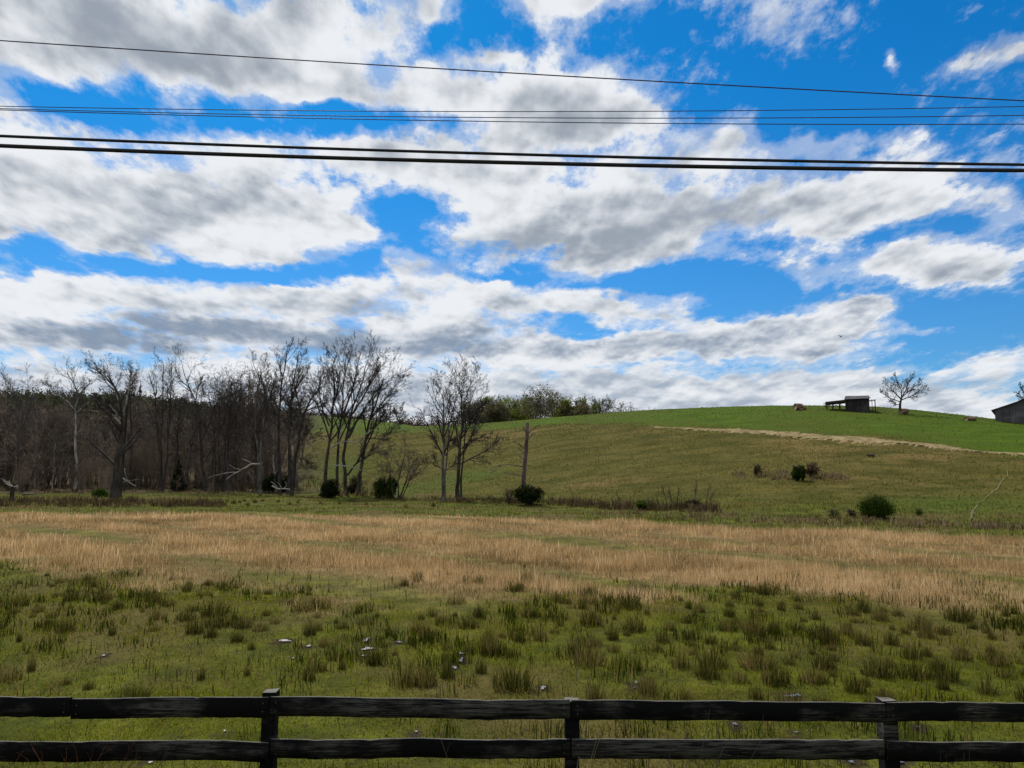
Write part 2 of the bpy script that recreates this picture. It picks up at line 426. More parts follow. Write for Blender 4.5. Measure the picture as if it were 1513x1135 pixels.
attrs = {'tan': tan_mask(GX, GY) * (1 - .85 * tan_rows(GX, GY)), 'bright': bright_mask(GX, GY), 'hill': hill_mask(GX, GY),
         'litter': litter_mask(GX, GY), 'lush': greenfoot_mask(GX, GY), 'mud': mud_mask(GX, GY)}
nx, ny = len(_xs), len(_ys)
ii = np.arange(nx * ny).reshape(ny, nx)
quads = np.stack([ii[:-1, :-1], ii[:-1, 1:], ii[1:, 1:], ii[1:, :-1]], -1).reshape(-1, 4)

def ground_mat():
    m, nt = new_mat('pasture'); N = NT(nt)
    pos = N.n('ShaderNodeNewGeometry').outputs['Position']
    def A(k): return N.n('ShaderNodeAttribute', attribute_name=k).outputs['Fac']
    n1 = N.noise(pos, .9, 7, .65); n2 = N.noise(pos, .16, 5, .6); n3 = N.noise(pos, 6.0, 4, .7); n4 = N.noise(pos, .035, 4, .55)
    streak = N.noise(N.vm('MULTIPLY', pos, (.17, .33, .5)), 1.0, 6, .68)
    mead = N.mix(N.sstep(n1, .35, .68), (.034, .042, .005), (.090, .098, .010))
    mead = N.mix(N.sstep(n2, .46, .62), mead, (.085, .066, .022))
    mead = N.mix(N.sstep(n3, .56, .70), mead, (.036, .027, .014))
    mead = N.mix(N.sstep(N.noise(pos, 2.3, 5, .7), .58, .70), mead, (.030, .026, .010))
    tan = N.mix(N.sstep(n1, .3, .7), (.14, .095, .045), (.27, .185, .09))
    olive = N.mix(N.sstep(streak, .34, .66), (.042, .043, .006), (.088, .075, .016))
    olive = N.mix(N.m('MULTIPLY', N.sstep(n4, .50, .66), N.sstep(streak, .35, .65)), olive, (.125, .090, .030))
    olive = N.mix(N.sstep(N.noise(pos, 1.6, 6, .7), .60, .78), olive, (.040, .045, .008))
    bright = N.mix(N.sstep(streak, .3, .72), (.032, .064, .002), (.060, .098, .004))
    bright = N.mix(N.sstep(n4, .42, .62), bright, (.050, .070, .006))
    bright = N.mix(N.sstep(N.noise(pos, .35, 6, .7), .52, .72), bright, (.070, .088, .010))
    lush = N.mix(N.sstep(n1, .3, .7), (.032, .055, .006), (.065, .085, .010))
    lit = N.mix(N.sstep(n1, .3, .7), (.030, .024, .012), (.085, .062, .032))
    c = N.mix(A('tan'), mead, tan)
    c = N.mix(A('hill'), c, olive)
    c = N.mix(A('lush'), c, lush)
    c = N.mix(A('bright'), c, bright)
    c = N.mix(A('litter'), c, lit)
    c = N.mix(N.sstep(N.m('ADD', A('mud'), N.m('MULTIPLY', N.m('SUBTRACT', n3, .5), 1.2)), .35, .7), c, (.030, .022, .013))
    h = N.m('ADD', N.m('MULTIPLY', n1, .16), N.m('MULTIPLY', n3, .04))
    bump = N.n('ShaderNodeBump', {'Height': h, 'Strength': .8, 'Distance': 1.0})
    out_surf(N, N.n('ShaderNodeBsdfPrincipled', {'Base Color': c, 'Roughness': 1.0, 'Specular IOR Level': .05, 'Normal': bump.outputs[0]}))
    return m
ground = link('ground', np_mesh('ground', np.stack([GX, GY, GZ], -1).reshape(-1, 3), [quads], ground_mat(), {k: v.ravel() for k, v in attrs.items()}, True))
tag(ground, kind='structure')

def strip(name, pts_px, widths, mat, off=.05, jit=.25, sub=7):
    """a path lying on the terrain through image points; ragged edges"""
    P = np.array([gpt(*p)[:2] for p in pts_px])
    t = np.linspace(0, len(P) - 1, (len(P) - 1) * sub * 4 + 1)
    C = np.stack([np.interp(t, range(len(P)), P[:, k]) for k in (0, 1)], -1)
    w = np.interp(t, range(len(P)), widths)
    d = np.gradient(C, axis=0); d /= np.linalg.norm(d, axis=1)[:, None] + 1e-9
    nrm = np.stack([-d[:, 1], d[:, 0]], -1)
    rr = np.random.default_rng(len(name))
    rows = []
    for k in np.linspace(-.5, .5, 7):
        o = w * k * (1 + jit * (rr.random(len(t)) - .5) * (2.4 if abs(k) > .4 else .3))
        q = C + nrm * o[:, None]
        z = height(q[:, 0], q[:, 1]) + off - (.16 if abs(k) > .4 else 0)
        rows.append(np.concatenate([q, z[:, None]], 1))
    V = np.stack(rows, 1); n, k = V.shape[:2]
    i = np.arange(n * k).reshape(n, k)
    q = np.stack([i[:-1, :-1], i[1:, :-1], i[1:, 1:], i[:-1, 1:]], -1).reshape(-1, 4)
    return tag(link(name, np_mesh(name, V.reshape(-1, 3), [q], mat, smooth=True)), kind='structure')
def dirt_mat():
    m, nt = new_mat('pale_dirt'); N = NT(nt)
    pos = N.n('ShaderNodeNewGeometry').outputs['Position']
    c = N.mix(N.sstep(N.noise(pos, .8, 7, .7), .35, .65), (.13, .105, .05), (.29, .225, .13))
    c = N.mix(N.sstep(N.noise(pos, 1.1, 6, .7), .52, .68), c, (.075, .078, .014))
    out_surf(N, N.n('ShaderNodeBsdfDiffuse', {'Color': c}))
    return m
M['dirt'] = dirt_mat(); M['worn'] = bark_mat('worn_turf', (.075, .072, .014), (.17, .135, .055), .5)
strip('dirt_track', [(960, 630), (1010, 633), (1070, 636), (1150, 641), (1230, 647), (1310, 653), (1400, 662), (1440, 667), (1513, 672), (1640, 683)], [.6, 1.8, 3.4, 4.4, 4.6, 4.0, 3.8, 2.4, 2.6, 2.4], M['dirt'], .08, 1.1)
strip('cattle_path', [(1488, 690), (1489, 703), (1478, 716), (1466, 728), (1447, 744), (1437, 756), (1435, 768)], [.04, .10, .16, .20, .04, .20, .14], M['worn'], .05, 1.6)

# ------------------------------------------------------------------ puddles in the wet meadow
def water_mat():
    m, nt = new_mat('puddle_water'); N = NT(nt)
    pos = N.n('ShaderNodeNewGeometry').outputs['Position']
    bump = N.n('ShaderNodeBump', {'Height': N.noise(pos, 14, 3), 'Strength': .15, 'Distance': .02})
    out_surf(N, N.n('ShaderNodeBsdfPrincipled', {'Base Color': (.03, .026, .018, 1), 'Roughness': .31, 'IOR': 2.4, 'Specular IOR Level': 1.0, 'Normal': bump.outputs[0]}))
    return m
M['water'] = water_mat()
PUD = []
for i, (px, py, w, l) in enumerate(PUDS):
    c = gpt(px, py); rr = np.random.default_rng(100 + i)
    a = np.linspace(0, 2 * pi, 26, endpoint=False)
    r = 1 + .30 * np.sin(a * 2 + rr.random() * 6) + .28 * np.sin(a * 3 + rr.random() * 6) + .22 * np.sin(a * 5 + rr.random() * 6) + .15 * np.sin(a * 9 + rr.random() * 6)
    kk_ = .5 if py > 1000 else .72; w *= .55 * kk_; l *= .30 * kk_
    x = c[0] + np.cos(a) * r * w / 2; y = c[1] + np.sin(a) * r * l
    z = np.full(26, float(np.mean(height(x, y)))) + .022
    V = np.concatenate([np.stack([x, y, z], -1), [[c[0], c[1], z[0]]]])
    fc = np.array([[k, (k + 1) % 26, 26] for k in range(26)])
    tag(link('puddle', np_mesh('puddle', V, [fc], M['water'])), kind='structure')
    PUD.append((c[0], c[1], w / 2 * .8, l * .8))

# ------------------------------------------------------------------ grass (stuff nobody could count)
def off_puddles(x, y):
    ok = np.ones(len(x), bool)
    for cx, cy, rx, ry in PUD:
        ok &= ((x - cx) / rx) ** 2 + ((y - cy - .0) / ry) ** 2 > 1
        ok &= ~((np.abs(x - cx) < rx * .8) & (y < cy) & (y > cy - ry - .22) & (RNG.random(len(x)) < .55))
    return ok

def blades(x, y, h, w, lean, tint, seg2=True, z=None, bend=.35):
    """array of curved blades standing on the terrain -> verts, faces, tint"""
    n = len(x)
    if z is None: z = height(x, y) - .01
    yaw = RNG.random(n) * 2 * pi; la = RNG.random(n) * 2 * pi
    sx, sy = np.cos(yaw) * w / 2, np.sin(yaw) * w / 2
    lx, ly = np.cos(la) * lean * h, np.sin(la) * lean * h
    b = np.stack([x, y, z], -1); s = np.stack([sx, sy, 0 * sx], -1)
    tip = b + np.stack([lx, ly, h * np.sqrt(np.maximum(1 - lean ** 2, .1))], -1)
    if seg2:
        mid = b + (tip - b) * .55 - np.stack([lx, ly, -h * .12], -1) * bend
        V = np.stack([b - s, b + s, mid + s * .75, mid - s * .75, tip], 1).reshape(-1, 3)
        k = np.arange(n)[:, None] * 5
        return V, [k + np.array([[0, 1, 2, 3]]), k + np.array([[3, 2, 4]])], np.repeat(tint, 5)
    V = np.stack([b - s, b + s, tip], 1).reshape(-1, 3)
    return V, [np.arange(n)[:, None] * 3 + np.array([[0, 1, 2]])], np.repeat(tint, 3)

def scatter(n, y0, y1, spread=.80, power=1.0):
    """random ground points inside a wedge a little wider than the view, denser near"""
    v = RNG.random(n)
    if power == 0: y = y0 * (y1 / y0) ** v
    else: y = (y0 ** power + v * (y1 ** power - y0 ** power)) ** (1 / power)
    x = (RNG.random(n) * 2 - 1) * (spread * y + .8)
    return x, y

def merge(lst):
    V = []; Fq = {}; T = []; o = 0
    for v, f, t in lst:
        V.append(v); T.append(t)
        for a in f: Fq.setdefault(a.shape[1], []).append(a + o)
        o += len(v)
    return np.concatenate(V), [np.concatenate(a) for a in Fq.values()], np.concatenate(T)

def stuff(name, parts, mat, label, cat):
    V, Fs, T = merge(parts)
    o = link(name, np_mesh(name, V, Fs, mat, {'tint': T}))
    return tag(o, label, cat, kind='stuff')

M['grass'] = blade_mat('green_grass', [(0, (.020, .026, .004)), (.16, (.040, .050, .005)), (.4, (.118, .142, .006)), (.70, (.205, .222, .012)), (.80, (.15, .115, .035)), (1, (.29, .21, .085))], .5)
M['tan'] = blade_mat('tan_grass', [(0, (.090, .078, .025)), (.22, (.21, .142, .064)), (.6, (.47, .315, .150)), (.88, (.60, .42, .215)), (1, (.68, .54, .34))], .5)
M['rush'] = blade_mat('rush', [(0, (.020, .026, .005)), (.5, (.052, .060, .009)), (.75, (.105, .088, .022)), (1, (.21, .15, .06))], .42)
M['weed'] = blade_mat('weed', [(0, (.035, .026, .014)), (.4, (.085, .058, .034)), (.75, (.16, .115, .06)), (1, (.30, .23, .13))], .3)
M['hillgrass'] = blade_mat('hill_grass', [(0, (.060, .098, .004)), (.2, (.066, .082, .008)), (.4, (.084, .078, .014)), (.75, (.125, .095, .032)), (1, (.20, .150, .070))], .5)

# short green meadow grass
P_ = []
for n, y0, y1, pw, hh, ww, s2 in ((190000, 4.6, 11, 1.2, .055, .008, True), (190000, 10.5, 19, 1.6, .07, .013, False), (120000, 18, 34, 1.6, .10, .024, False)):
    x, y = scatter(n, y0, y1, .80, pw)
    cl = fnoise(x, y, 1.1, 21); big = fnoise(x, y, 4.5, 22)
    keep = (RNG.random(n) < .25 + 1.2 * cl) & (RNG.random(n) > tan_mask(x, y) * .9)
    keep &= off_puddles(x, y) & (RNG.random(n) > .4 * mud_mask(x, y))
    x, y, cl, big = x[keep], y[keep], cl[keep], big[keep]
    h = hh * (.25 + 1.0 * cl ** 1.5 + .4 * big) * (.6 + .8 * RNG.random(len(x)))
    tint = np.clip(.36 + .75 * (big - .5) + .5 * (cl - .45) + .20 * RNG.standard_normal(len(x)), 0, 1)
    dead = RNG.random(len(x)) < .06 + .45 * smooth01(fnoise(x, y, 2.2, 31), .44, .66)
    tint = np.where(dead, .72 + .28 * RNG.random(len(x)), np.minimum(tint, .75))
    P_.append(blades(x, y, h, ww * (.7 + .6 * RNG.random(len(x))), .35 + .6 * RNG.random(len(x)), tint, s2))
# taller rough grass and sedge in patches between the rush clumps
n = 230000
x, y = scatter(n, 5.5, 26, .80, 1.5)
pxl = PW / 2 + F * x / y
belt = np.exp(-((y - 15.5) / 5.0) ** 2) + .35 * smooth01(pxl, 350, 600)
rg = smooth01(fnoise(x, y, 1.7, 71), .40, .62); opn = np.exp(-((pxl - 200) / 260) ** 2 - ((y - 11.2) / 2.0) ** 2)
tf = smooth01(vnoise(x, y, .42, 75) * .6 + vnoise(x, y, .19, 76) * .4, .50, .68)
keep = (RNG.random(n) < (.12 * rg + .75 * tf * (.25 + .75 * rg)) * (.22 + .62 * belt) * (1 - .85 * opn)) & (RNG.random(n) > tan_mask(x, y) * .8) & off_puddles(x, y)
x, y, rg, tf = x[keep], y[keep], rg[keep], tf[keep]; k = len(x)
hue = vnoise(x, y, .8, 73) * (1 - .75 * tf)
tint = np.clip(.0 + .42 * hue + .14 * RNG.standard_normal(k), 0, .6); tint = np.where(RNG.random(k) < .5 * smooth01(hue, .3, .8) + .06, .74 + .24 * RNG.random(k), tint)
P_.append(blades(x, y, (.04 + .06 * rg + .15 * tf) * (.5 + .8 * RNG.random(k)), .0007 * y + .003 + .003 * RNG.random(k), .05 + .45 * RNG.random(k), tint, True))
stuff('meadow_grass', P_, M['grass'], 'short green wet meadow grass mixed with dead straw behind the fence', 'grass')

# tan broomsedge field
P_ = []
for n, y0, y1, pw, ww in ((190000, 14, 26, 1.5, .009), (240000, 24, 46, 1.2, .017), (120000, 42, 75, 1.1, .034)):
    x, y = scatter(n, y0, y1, .80, pw)
    cl = fnoise(x, y, 1.5, 41); m_ = tan_mask(x, y); rw = tan_rows(x, y)
    keep = (RNG.random(n) < m_ * (.45 + .9 * cl)) & (RNG.random(n) > .93 * rw)
    x, y, cl, m_, rw = x[keep], y[keep], cl[keep], m_[keep], rw[keep]
    k = len(x)
    bn = vnoise(x, y, .55, 46)
    h = (.09 + .17 * cl + .10 * fnoise(x, y, 5, 44) + .22 * bn ** 2) * (.65 + .6 * RNG.random(k)) * (.6 + .4 * m_) * (1 - .8 * rw)
    tint = np.clip(.56 + .85 * (fnoise(x, y, 2.8, 43) - .5) + .17 * RNG.standard_normal(k) - .45 * rw + .35 * (bn - .5), 0.02, 1)
    tint = np.where(RNG.random(k) < .10, RNG.random(k) * .25, tint)
    P_.append(blades(x, y, h, ww * (.6 + .8 * RNG.random(k)), .08 + .62 * RNG.random(k) ** 1.2, tint, False))
    j = RNG.random(k) < .016      # taller feathery heads
    P_.append(blades(x[j], y[j], h[j] * 1.45, ww * 1.0 * np.ones(j.sum()), .05 + .2 * RNG.random(j.sum()), np.full(j.sum(), .95), True))
stuff('tan_grass', P_, M['tan'], 'band of tall dry tan grass stretching across the whole field', 'tall grass')

# rough low tufts on the pasture strip and the hillside
P_ = []
x, y = scatter(60000, 34, 95, .80, 1.2)
keep = (tan_mask(x, y) < .3) & (hill_mask(x, y) < .6) & (RNG.random(len(x)) < .2 + fnoise(x, y, 3, 51))
x, y = x[keep], y[keep]; k = len(x)
P_.append(blades(x, y, .10 + .25 * fnoise(x, y, 2, 52) * RNG.random(k) + .05, .05 * (.6 + .8 * RNG.random(k)), .1 + .5 * RNG.random(k), np.clip(.35 + .9 * (fnoise(x, y, 4, 53) - .5) + .2 * RNG.standard_normal(k), 0, .95), False))
x, y = scatter(230000, 45, 190, .80, 1.15)
keep = (hill_mask(x, y) > .3) & (RNG.random(len(x)) > .75 * bright_mask(x, y)) & (litter_mask(x, y) < .5) & (RNG.random(len(x)) < .1 + 1.1 * fnoise(x, y, 5, 54))
x, y = x[keep], y[keep]; k = len(x)
P_.append(blades(x, y, (.08 + .16 * RNG.random(k)) * (.5 + fnoise(x, y, 4, 56)), (.0011 * y) * (.6 + .8 * RNG.random(k)), .2 + .6 * RNG.random(k), np.clip(.42 + 1.1 * (fnoise(x, y, 13, 55) - .5) + .14 * RNG.standard_normal(k), 0, .95) * (1 - .6 * bright_mask(x, y)), False))
stuff('hillside_grass', P_, M['hillgrass'], 'rough olive and straw coloured pasture grass over the hillside', 'pasture grass')
# ------------------------------------------------------------------ bare-tree growth (batched polylines -> tapered tubes)
class Grower:
    def __init__(self, seed): self.r = np.random.default_rng(seed)
    def resample(self, pts, k):
        pts = np.array(pts, float); d = np.r_[0, np.cumsum(np.linalg.norm(np.diff(pts, axis=0), axis=1))]
        t = np.linspace(0, d[-1], k)
        return np.stack([np.interp(t, d, pts[:, i]) for i in range(3)], -1)
    def path(self, pts, k=14, wob=.03):
        """limb through control points with a little irregularity"""
        p = self.resample(pts, k); L = np.linalg.norm(p[-1] - p[0])
        n = self.r.standard_normal((k, 3)) * wob * L / k ** .5
        n[0] = 0; n = np.cumsum(n, axis=0) * .35 + n * .4; n -= np.linspace(0, 1, k)[:, None] * n[-1] * .5
        w = np.array([.25, .5, .25]); q = p + n
        q[1:-1] = q[:-2] * .25 + q[1:-1] * .5 + q[2:] * .25
        return q
    def children(self, P, R, nper, t0, t1, ang, fac, k, wander, trop, L=None, rfac=.68, rmin=.012, flat=0.0, taper=.9, endfac=.55):
        r = self.r; n, kk = P.shape[:2]
        if L is None: L = np.linalg.norm(np.diff(P, axis=1), axis=2).sum(1)
        pi_ = np.repeat(np.arange(n), nper); m = len(pi_)
        j = np.tile(np.arange(nper), n)
        t = t0 + (t1 - t0) * (j + r.random(m)) / nper
        f = t * (kk - 1); i0 = np.minimum(f.astype(int), kk - 2); fr = f - i0
        a, b = P[pi_, i0], P[pi_, i0 + 1]
        o = a + (b - a) * fr[:, None]; T = b - a; T /= np.linalg.norm(T, axis=1)[:, None] + 1e-9
        rad = R[pi_, i0] * (1 - fr) + R[pi_, i0 + 1] * fr
        ref = r.standard_normal((m, 3)); s = ref - (ref * T).sum(1)[:, None] * T; s /= np.linalg.norm(s, axis=1)[:, None] + 1e-9
        s[:, 1] *= (1 - flat)
        A = np.radians(ang[0] + (ang[1] - ang[0]) * r.random(m))
        d = T * np.cos(A)[:, None] + s * np.sin(A)[:, None]
        ln = L[pi_] * fac * (1 - (1 - endfac) * (t - t0) / max(t1 - t0, 1e-6)) * (.65 + .7 * r.random(m))
        pts = [o]; st = ln / (k - 1)
        for _ in range(k - 1):
            d = d + r.standard_normal((m, 3)) * wander + np.array([0, 0, trop])
            d /= np.linalg.norm(d, axis=1)[:, None] + 1e-9
            pts.append(pts[-1] + d * st[:, None])
        Q = np.stack(pts, 1)
        r0 = np.maximum(np.minimum(rad * rfac, ln * .035), rmin)
        RR = np.maximum(r0[:, None] * (1 - taper * np.linspace(0, 1, k)[None, :]), rmin * .75)
        return Q, RR, ln

def tubes(P, R, sides):
    n, k = P.shape[:2]
    T = np.gradient(P, axis=1); T /= np.linalg.norm(T, axis=2)[..., None] + 1e-9
    ref = np.where(np.abs(T[:, :1, 2:3]) > .75, np.array([[[1.0, .13, 0]]]), np.array([[[0.1, .05, 1.0]]]))
    ref = np.repeat(ref, k, axis=1)
    a = np.cross(T, ref); a /= np.linalg.norm(a, axis=2)[..., None] + 1e-9
    b = np.cross(T, a)
    th = np.arange(sides) * 2 * pi / sides
    V = P[:, :, None, :] + R[:, :, None, None] * (np.cos(th)[None, None, :, None] * a[:, :, None, :] + np.sin(th)[None, None, :, None] * b[:, :, None, :])
    i = np.arange(n * k * sides).reshape(n, k, sides); j = np.roll(i, -1, axis=2)
    q = np.stack([i[:, :-1], j[:, :-1], j[:, 1:], i[:, 1:]], -1).reshape(-1, 4)
    return V.reshape(-1, 3), q

def join(parts):
    V = []; Q = []; o = 0
    for v, q in parts:
        V.append(v); Q.append(q + o); o += len(v)
    return np.concatenate(V), np.concatenate(Q)

STYLE = {
 # levels: (children per parent, t0, t1, (angle), length factor, points, wander, upward pull)
 'vase':  [(11, .36, 1.0, (20, 44), .44, 9, .07, .06), (8, .18, 1.0, (22, 48), .42, 6, .10, .05), (6, .15, 1.0, (22, 52), .44, 4, .13, .04), (4, .15, 1.0, (22, 55), .5, 3, .15, .02)],
 'wide':  [(11, .30, 1.0, (32, 66), .46, 8, .11, .05), (8, .18, 1.0, (28, 58), .44, 6, .14, .04), (5, .15, 1.0, (28, 60), .46, 4, .16, .03), (4, .15, 1.0, (25, 60), .5, 3, .18, .02)],
 'slim':  [(14, .42, 1.0, (20, 42), .24, 7, .08, .09), (7, .15, 1.0, (22, 48), .46, 5, .11, .06), (5, .15, 1.0, (22, 52), .5, 4, .14, .04), (4, .15, 1.0, (22, 55), .5, 3, .16, .02)],
 'limb':  [(11, .18, 1.0, (22, 50), .40, 7, .09, .06), (7, .15, 1.0, (22, 50), .46, 5, .12, .05), (5, .15, 1.0, (22, 55), .5, 4, .14, .03), (4, .15, 1.0, (22, 58), .5, 3, .16, .02)],
 'sparse': [(4, .3, 1.0, (25, 60), .3, 5, .14, .03), (4, .3, 1.0, (25, 60), .45, 4, .16, .02), (3, .3, 1.0, (25, 60), .5, 3, .2, .0)],
}
def grow_crown(g, stems, radii, style, dens=1.0, rmin=.011, flat=0.0, lens=None, lm=1.0):
    """stems: list of (k,3); returns crown tubes"""
    k = 14
    P = np.stack([g.resample(s, k) for s in stems]); R = np.stack([np.interp(np.linspace(0, 1, k), np.linspace(0, 1, len(r)), r) for r in radii])
    L = np.array(lens, float) if lens is not None else None
    parts = []
    for li, (n, t0, t1, ang, fac, kk, wa, tr) in enumerate(STYLE[style]):
        if li == 0: fac *= lm
        nn = max(2, int(round(n * dens))) if li else max(2, int(round(n * dens)))
        P, R, L = g.children(P, R, nn, t0, t1, ang, fac, kk, wa, tr, L, rmin=rmin, flat=flat)
        parts.append(tubes(P, R, 4 if li == 0 else 3))
    return join(parts)

TOPS = {'pale grey bare tree with rounded': 535, 'pale barked sycamore': 527, 'thick dark leaning': 520, 'narrow bare tree rising': 520, 'slender three stemmed': 513, 'tall bare tree leaning': 511, 'bushy dark bare tree': 538, 'small hazy bare': 550, 'sycamore with peeling': 516, 'tallest twin': 500, 'crooked dark': 540, 'huge multi': 497, 'distant rounded': 592, 'low reddish': 640, 'slimmer bare': 530, 'fuller bare': 528, 'lone spreading': 550, 'bare tree partly': 560}   # image row where each crown ends
def bare_tree(name, label, cat, D, base, stems, style='vase', group=None, mats=('bark', 'twig'), seed=1, dens=1.0, rmin=.011, limbs=(), wob=.04, lens=None, top=None, limb_style='limb', limb_mat=None):
    """stems / limbs: lists of (pixel polyline [(px,py) or (px,py,depth offset)], r0, r1): the tree's own trunks and main limbs at depth D"""
    g = Grower(seed)
    d0 = base if base is not None else stems[0][0][0][:2]
    B = at(d0[0], d0[1], D) if base is not None else at(*stems[0][0][0][:2], D)
    B = np.array([B[0], D, float(height(B[0], D))])
    if top is None: top = next((v for q, v in TOPS.items() if label.startswith(q)), None)
    root = empty(name, B, label, cat, group)
    def P3(pl, first_on_ground):
        q = [at(p[0], p[1], D + (p[2] if len(p) > 2 else 0)) - B for p in pl]
        if first_on_ground: q[0][2] = float(height(q[0][0] + B[0], q[0][1] + B[1])) - B[2] - .12
        return q
    def build(kz):
        g.r = np.random.default_rng(seed)
        def sq(c): c = c.copy(); c[:, 2] = np.where(c[:, 2] > 0, c[:, 2] * kz, c[:, 2]); return c
        SP = []; SR = []; tp = []; LP = []; LR = []; lp = []
        for pl, r0, r1 in stems:
            k = max(10, 4 * len(pl)); c = sq(g.path(P3(pl, True), k, wob))
            r0 *= .72; r1 *= .75; r = np.linspace(r0, r1, k); r[0] *= 1.4; r[1] *= 1.12
            SP.append(c); SR.append(r); tp.append(tubes(c[None], r[None], 9))
        for pl, r0, r1 in limbs:
            r0 *= .85; r1 *= .75; k = max(8, 4 * len(pl)); c = sq(g.path(P3(pl, False), k, wob)); r = np.linspace(r0, r1, k)
            LP.append(c); LR.append(r); lp.append(tubes(c[None], r[None], 6))
        cp = [grow_crown(g, SP, SR, style, dens, rmin, lens=lens)] if style else []
        if LP: cp.append(grow_crown(g, LP, LR, limb_style, dens, rmin))
        return tp, lp, cp
    # bring the top of the crown down to the tree's own height
    zt = at(d0[0], top, D)[2] - B[2] if top is not None else None
    kz = 1.0
    for _ in range(4):
        tp, lp, cp = build(kz)
        if zt is None or not cp: break
        zm = max(np.percentile(c[0][:, 2], 99.6) for c in cp)
        if abs(zm / zt - 1) < .02: break
        kz = min(1.06, kz * zt / zm)
    if limb_mat is None: tp = tp + lp
    V, Q = join(tp); link('trunk', np_mesh('trunk', V, [Q], M[mats[0]], smooth=True), root)
    if limb_mat is not None and lp:
        V, Q = join(lp); link('limbs', np_mesh('limbs', V, [Q], M[limb_mat], smooth=True), root)
    if cp:
        V, Q = join(cp); link('crown', np_mesh('crown', V, [Q], M[mats[1]]), root)
    return root

def auto(px, base_y, top_y, D, lean=0, fork=None, n=1, spread=10, r0=None):
    """one or several plain stems from (px, base_y) up towards top_y"""
    out = []; Hm = (base_y - top_y) / F * D
    r0 = r0 or .011 * Hm + .04
    for i in range(n):
        s = 0 if n == 1 else (i / (n - 1) - .5) * 2
        tx = px + lean + s * spread
        yt = top_y + (base_y - top_y) * (.20 + .04 * abs(s))
        out.append(([(px + s * spread * .25, base_y), (px + (lean + s * spread) * .35, base_y + (yt - base_y) * .4, s), (tx, yt, 1.5 * s)], r0 * (1 if n == 1 else .75), r0 * .16))
    return out

# ---- the wood's edge, from the far end of the row to the hill
def wood_tree(*a, **k): return bare_tree('bare_tree', *a, **k)
ROW = 'bare trees along the edge of the wood'
bare_tree('bare_tree', 'pale grey bare tree with rounded crown above the dark ridge at the wood end', 'tree', 112, None,
          [([(24, 725), (25, 640), (27, 580), (20, 555)], .22, .06), ([(25, 610), (38, 575), (45, 558)], .12, .04)], 'vase', ROW, ('bark_grey', 'twig_grey'), 21)
bare_tree('sycamore_tree', 'pale barked sycamore with straight whitish trunk forking below its thin crown', 'tree', 104, None,
          [([(111, 727), (112, 655), (112, 585), (108, 552), (100, 533)], .30, .06)], 'slim', ROW, ('bark_pale', 'twig_grey'), 22,
          limbs=[([(112, 590), (95, 572), (77, 556), (66, 548)], .12, .03), ([(112, 585), (120, 562), (134, 545)], .12, .03), ([(111, 600), (126, 580), (146, 568)], .09, .03)])
bare_tree('sycamore_tree', 'thick dark leaning sycamore trunk in front of the wood, splitting into pale upper limbs', 'tree', 80, None,
          [([(168, 733), (172, 690), (178, 645), (182, 610), (178, 582), (172, 560), (160, 540)], .52, .07)], 'limb', ROW, ('bark', 'twig'), 23, wob=.02,
          limbs=[([(180, 618), (165, 602), (150, 588), (143, 578)], .17, .05), ([(181, 612), (168, 596), (160, 583)], .13, .05), ([(181, 605), (188, 580), (192, 558), (197, 535)], .17, .04), ([(176, 580), (168, 556), (150, 538), (138, 530)], .12, .03), ([(178, 607), (158, 600), (130, 596), (122, 597)], .07, .03)], limb_mat='bark_pale')
bare_tree('dead_snag', 'broken dark dead trunk standing right behind the leaning sycamore', 'dead tree', 82, None,
          [([(177, 731), (182, 690), (186, 640), (188, 596)], .22, .15)], None, None, ('bark', 'twig'), 24, limbs=[([(187, 648), (192, 642), (190, 650)], .06, .03)])
bare_tree('bare_tree', 'narrow bare tree rising close behind the leaning sycamore', 'tree', 105, None, auto(193, 727, 522, 105, -2), 'slim', ROW, ('bark', 'twig'), 25)
bare_tree('bare_tree', 'slender three stemmed bare tree with tall crown spreading above the brown wood', 'tree', 100, None,
          [([(235, 727), (234, 640), (228, 580), (219, 535)], .22, .05), ([(237, 727), (238, 640), (240, 580), (242, 525)], .22, .05), ([(239, 727), (246, 640), (250, 580), (254, 525)], .2, .05)], 'slim', ROW, ('bark', 'twig'), 26, dens=.85)
bare_tree('bare_tree', 'tall bare tree leaning away to one side with forked tip, topmost of the wood', 'tree', 97, None,
          [([(305, 726), (302, 660), (297, 598), (287, 565), (277, 545), (272, 517)], .27, .05)], 'limb', ROW, ('bark', 'twig'), 27, dens=.9,
          limbs=[([(290, 572), (294, 550), (300, 535)], .08, .03), ([(281, 553), (270, 540), (262, 528)], .07, .03)])
bare_tree('bare_tree', 'bushy dark bare tree with dense twigs and several rising limbs in mid wood', 'tree', 95, None, auto(325, 725, 540, 95, 8, n=4, spread=26), 'wide', ROW, ('bark', 'twig'), 28)
bare_tree('bare_tree', 'small hazy bare tree between the bushy dark tree and the peeling sycamore', 'tree', 110, None, auto(352, 724, 553, 110, 2, n=2, spread=8), 'vase', ROW, ('bark', 'twig'), 29)
bare_tree('sycamore_tree', 'sycamore with peeling whitish lower trunk and dark upright crown above fallen branches', 'tree', 88, None,
          [([(384, 725), (384, 690), (387, 640), (391, 600), (392, 565), (384, 545)], .27, .06), ([(387, 645), (374, 600), (373, 575), (381, 552), (372, 530)], .15, .04)], 'slim', ROW, ('bark_grey', 'twig'), 30, dens=.9,
          limbs=[([(391, 600), (402, 570), (410, 548)], .1, .03)])
bare_tree('bare_tree', 'tallest twin stemmed bare tree of the wood with narrow upswept crown', 'tree', 92, None,
          [([(413, 722), (413, 650), (414, 600), (420, 560), (428, 512)], .30, .05), ([(425, 722), (425, 650), (427, 600), (432, 560), (442, 520)], .26, .05)], 'slim', ROW, ('bark', 'twig'), 31,
          limbs=[([(426, 600), (440, 570), (455, 548)], .12, .03)])
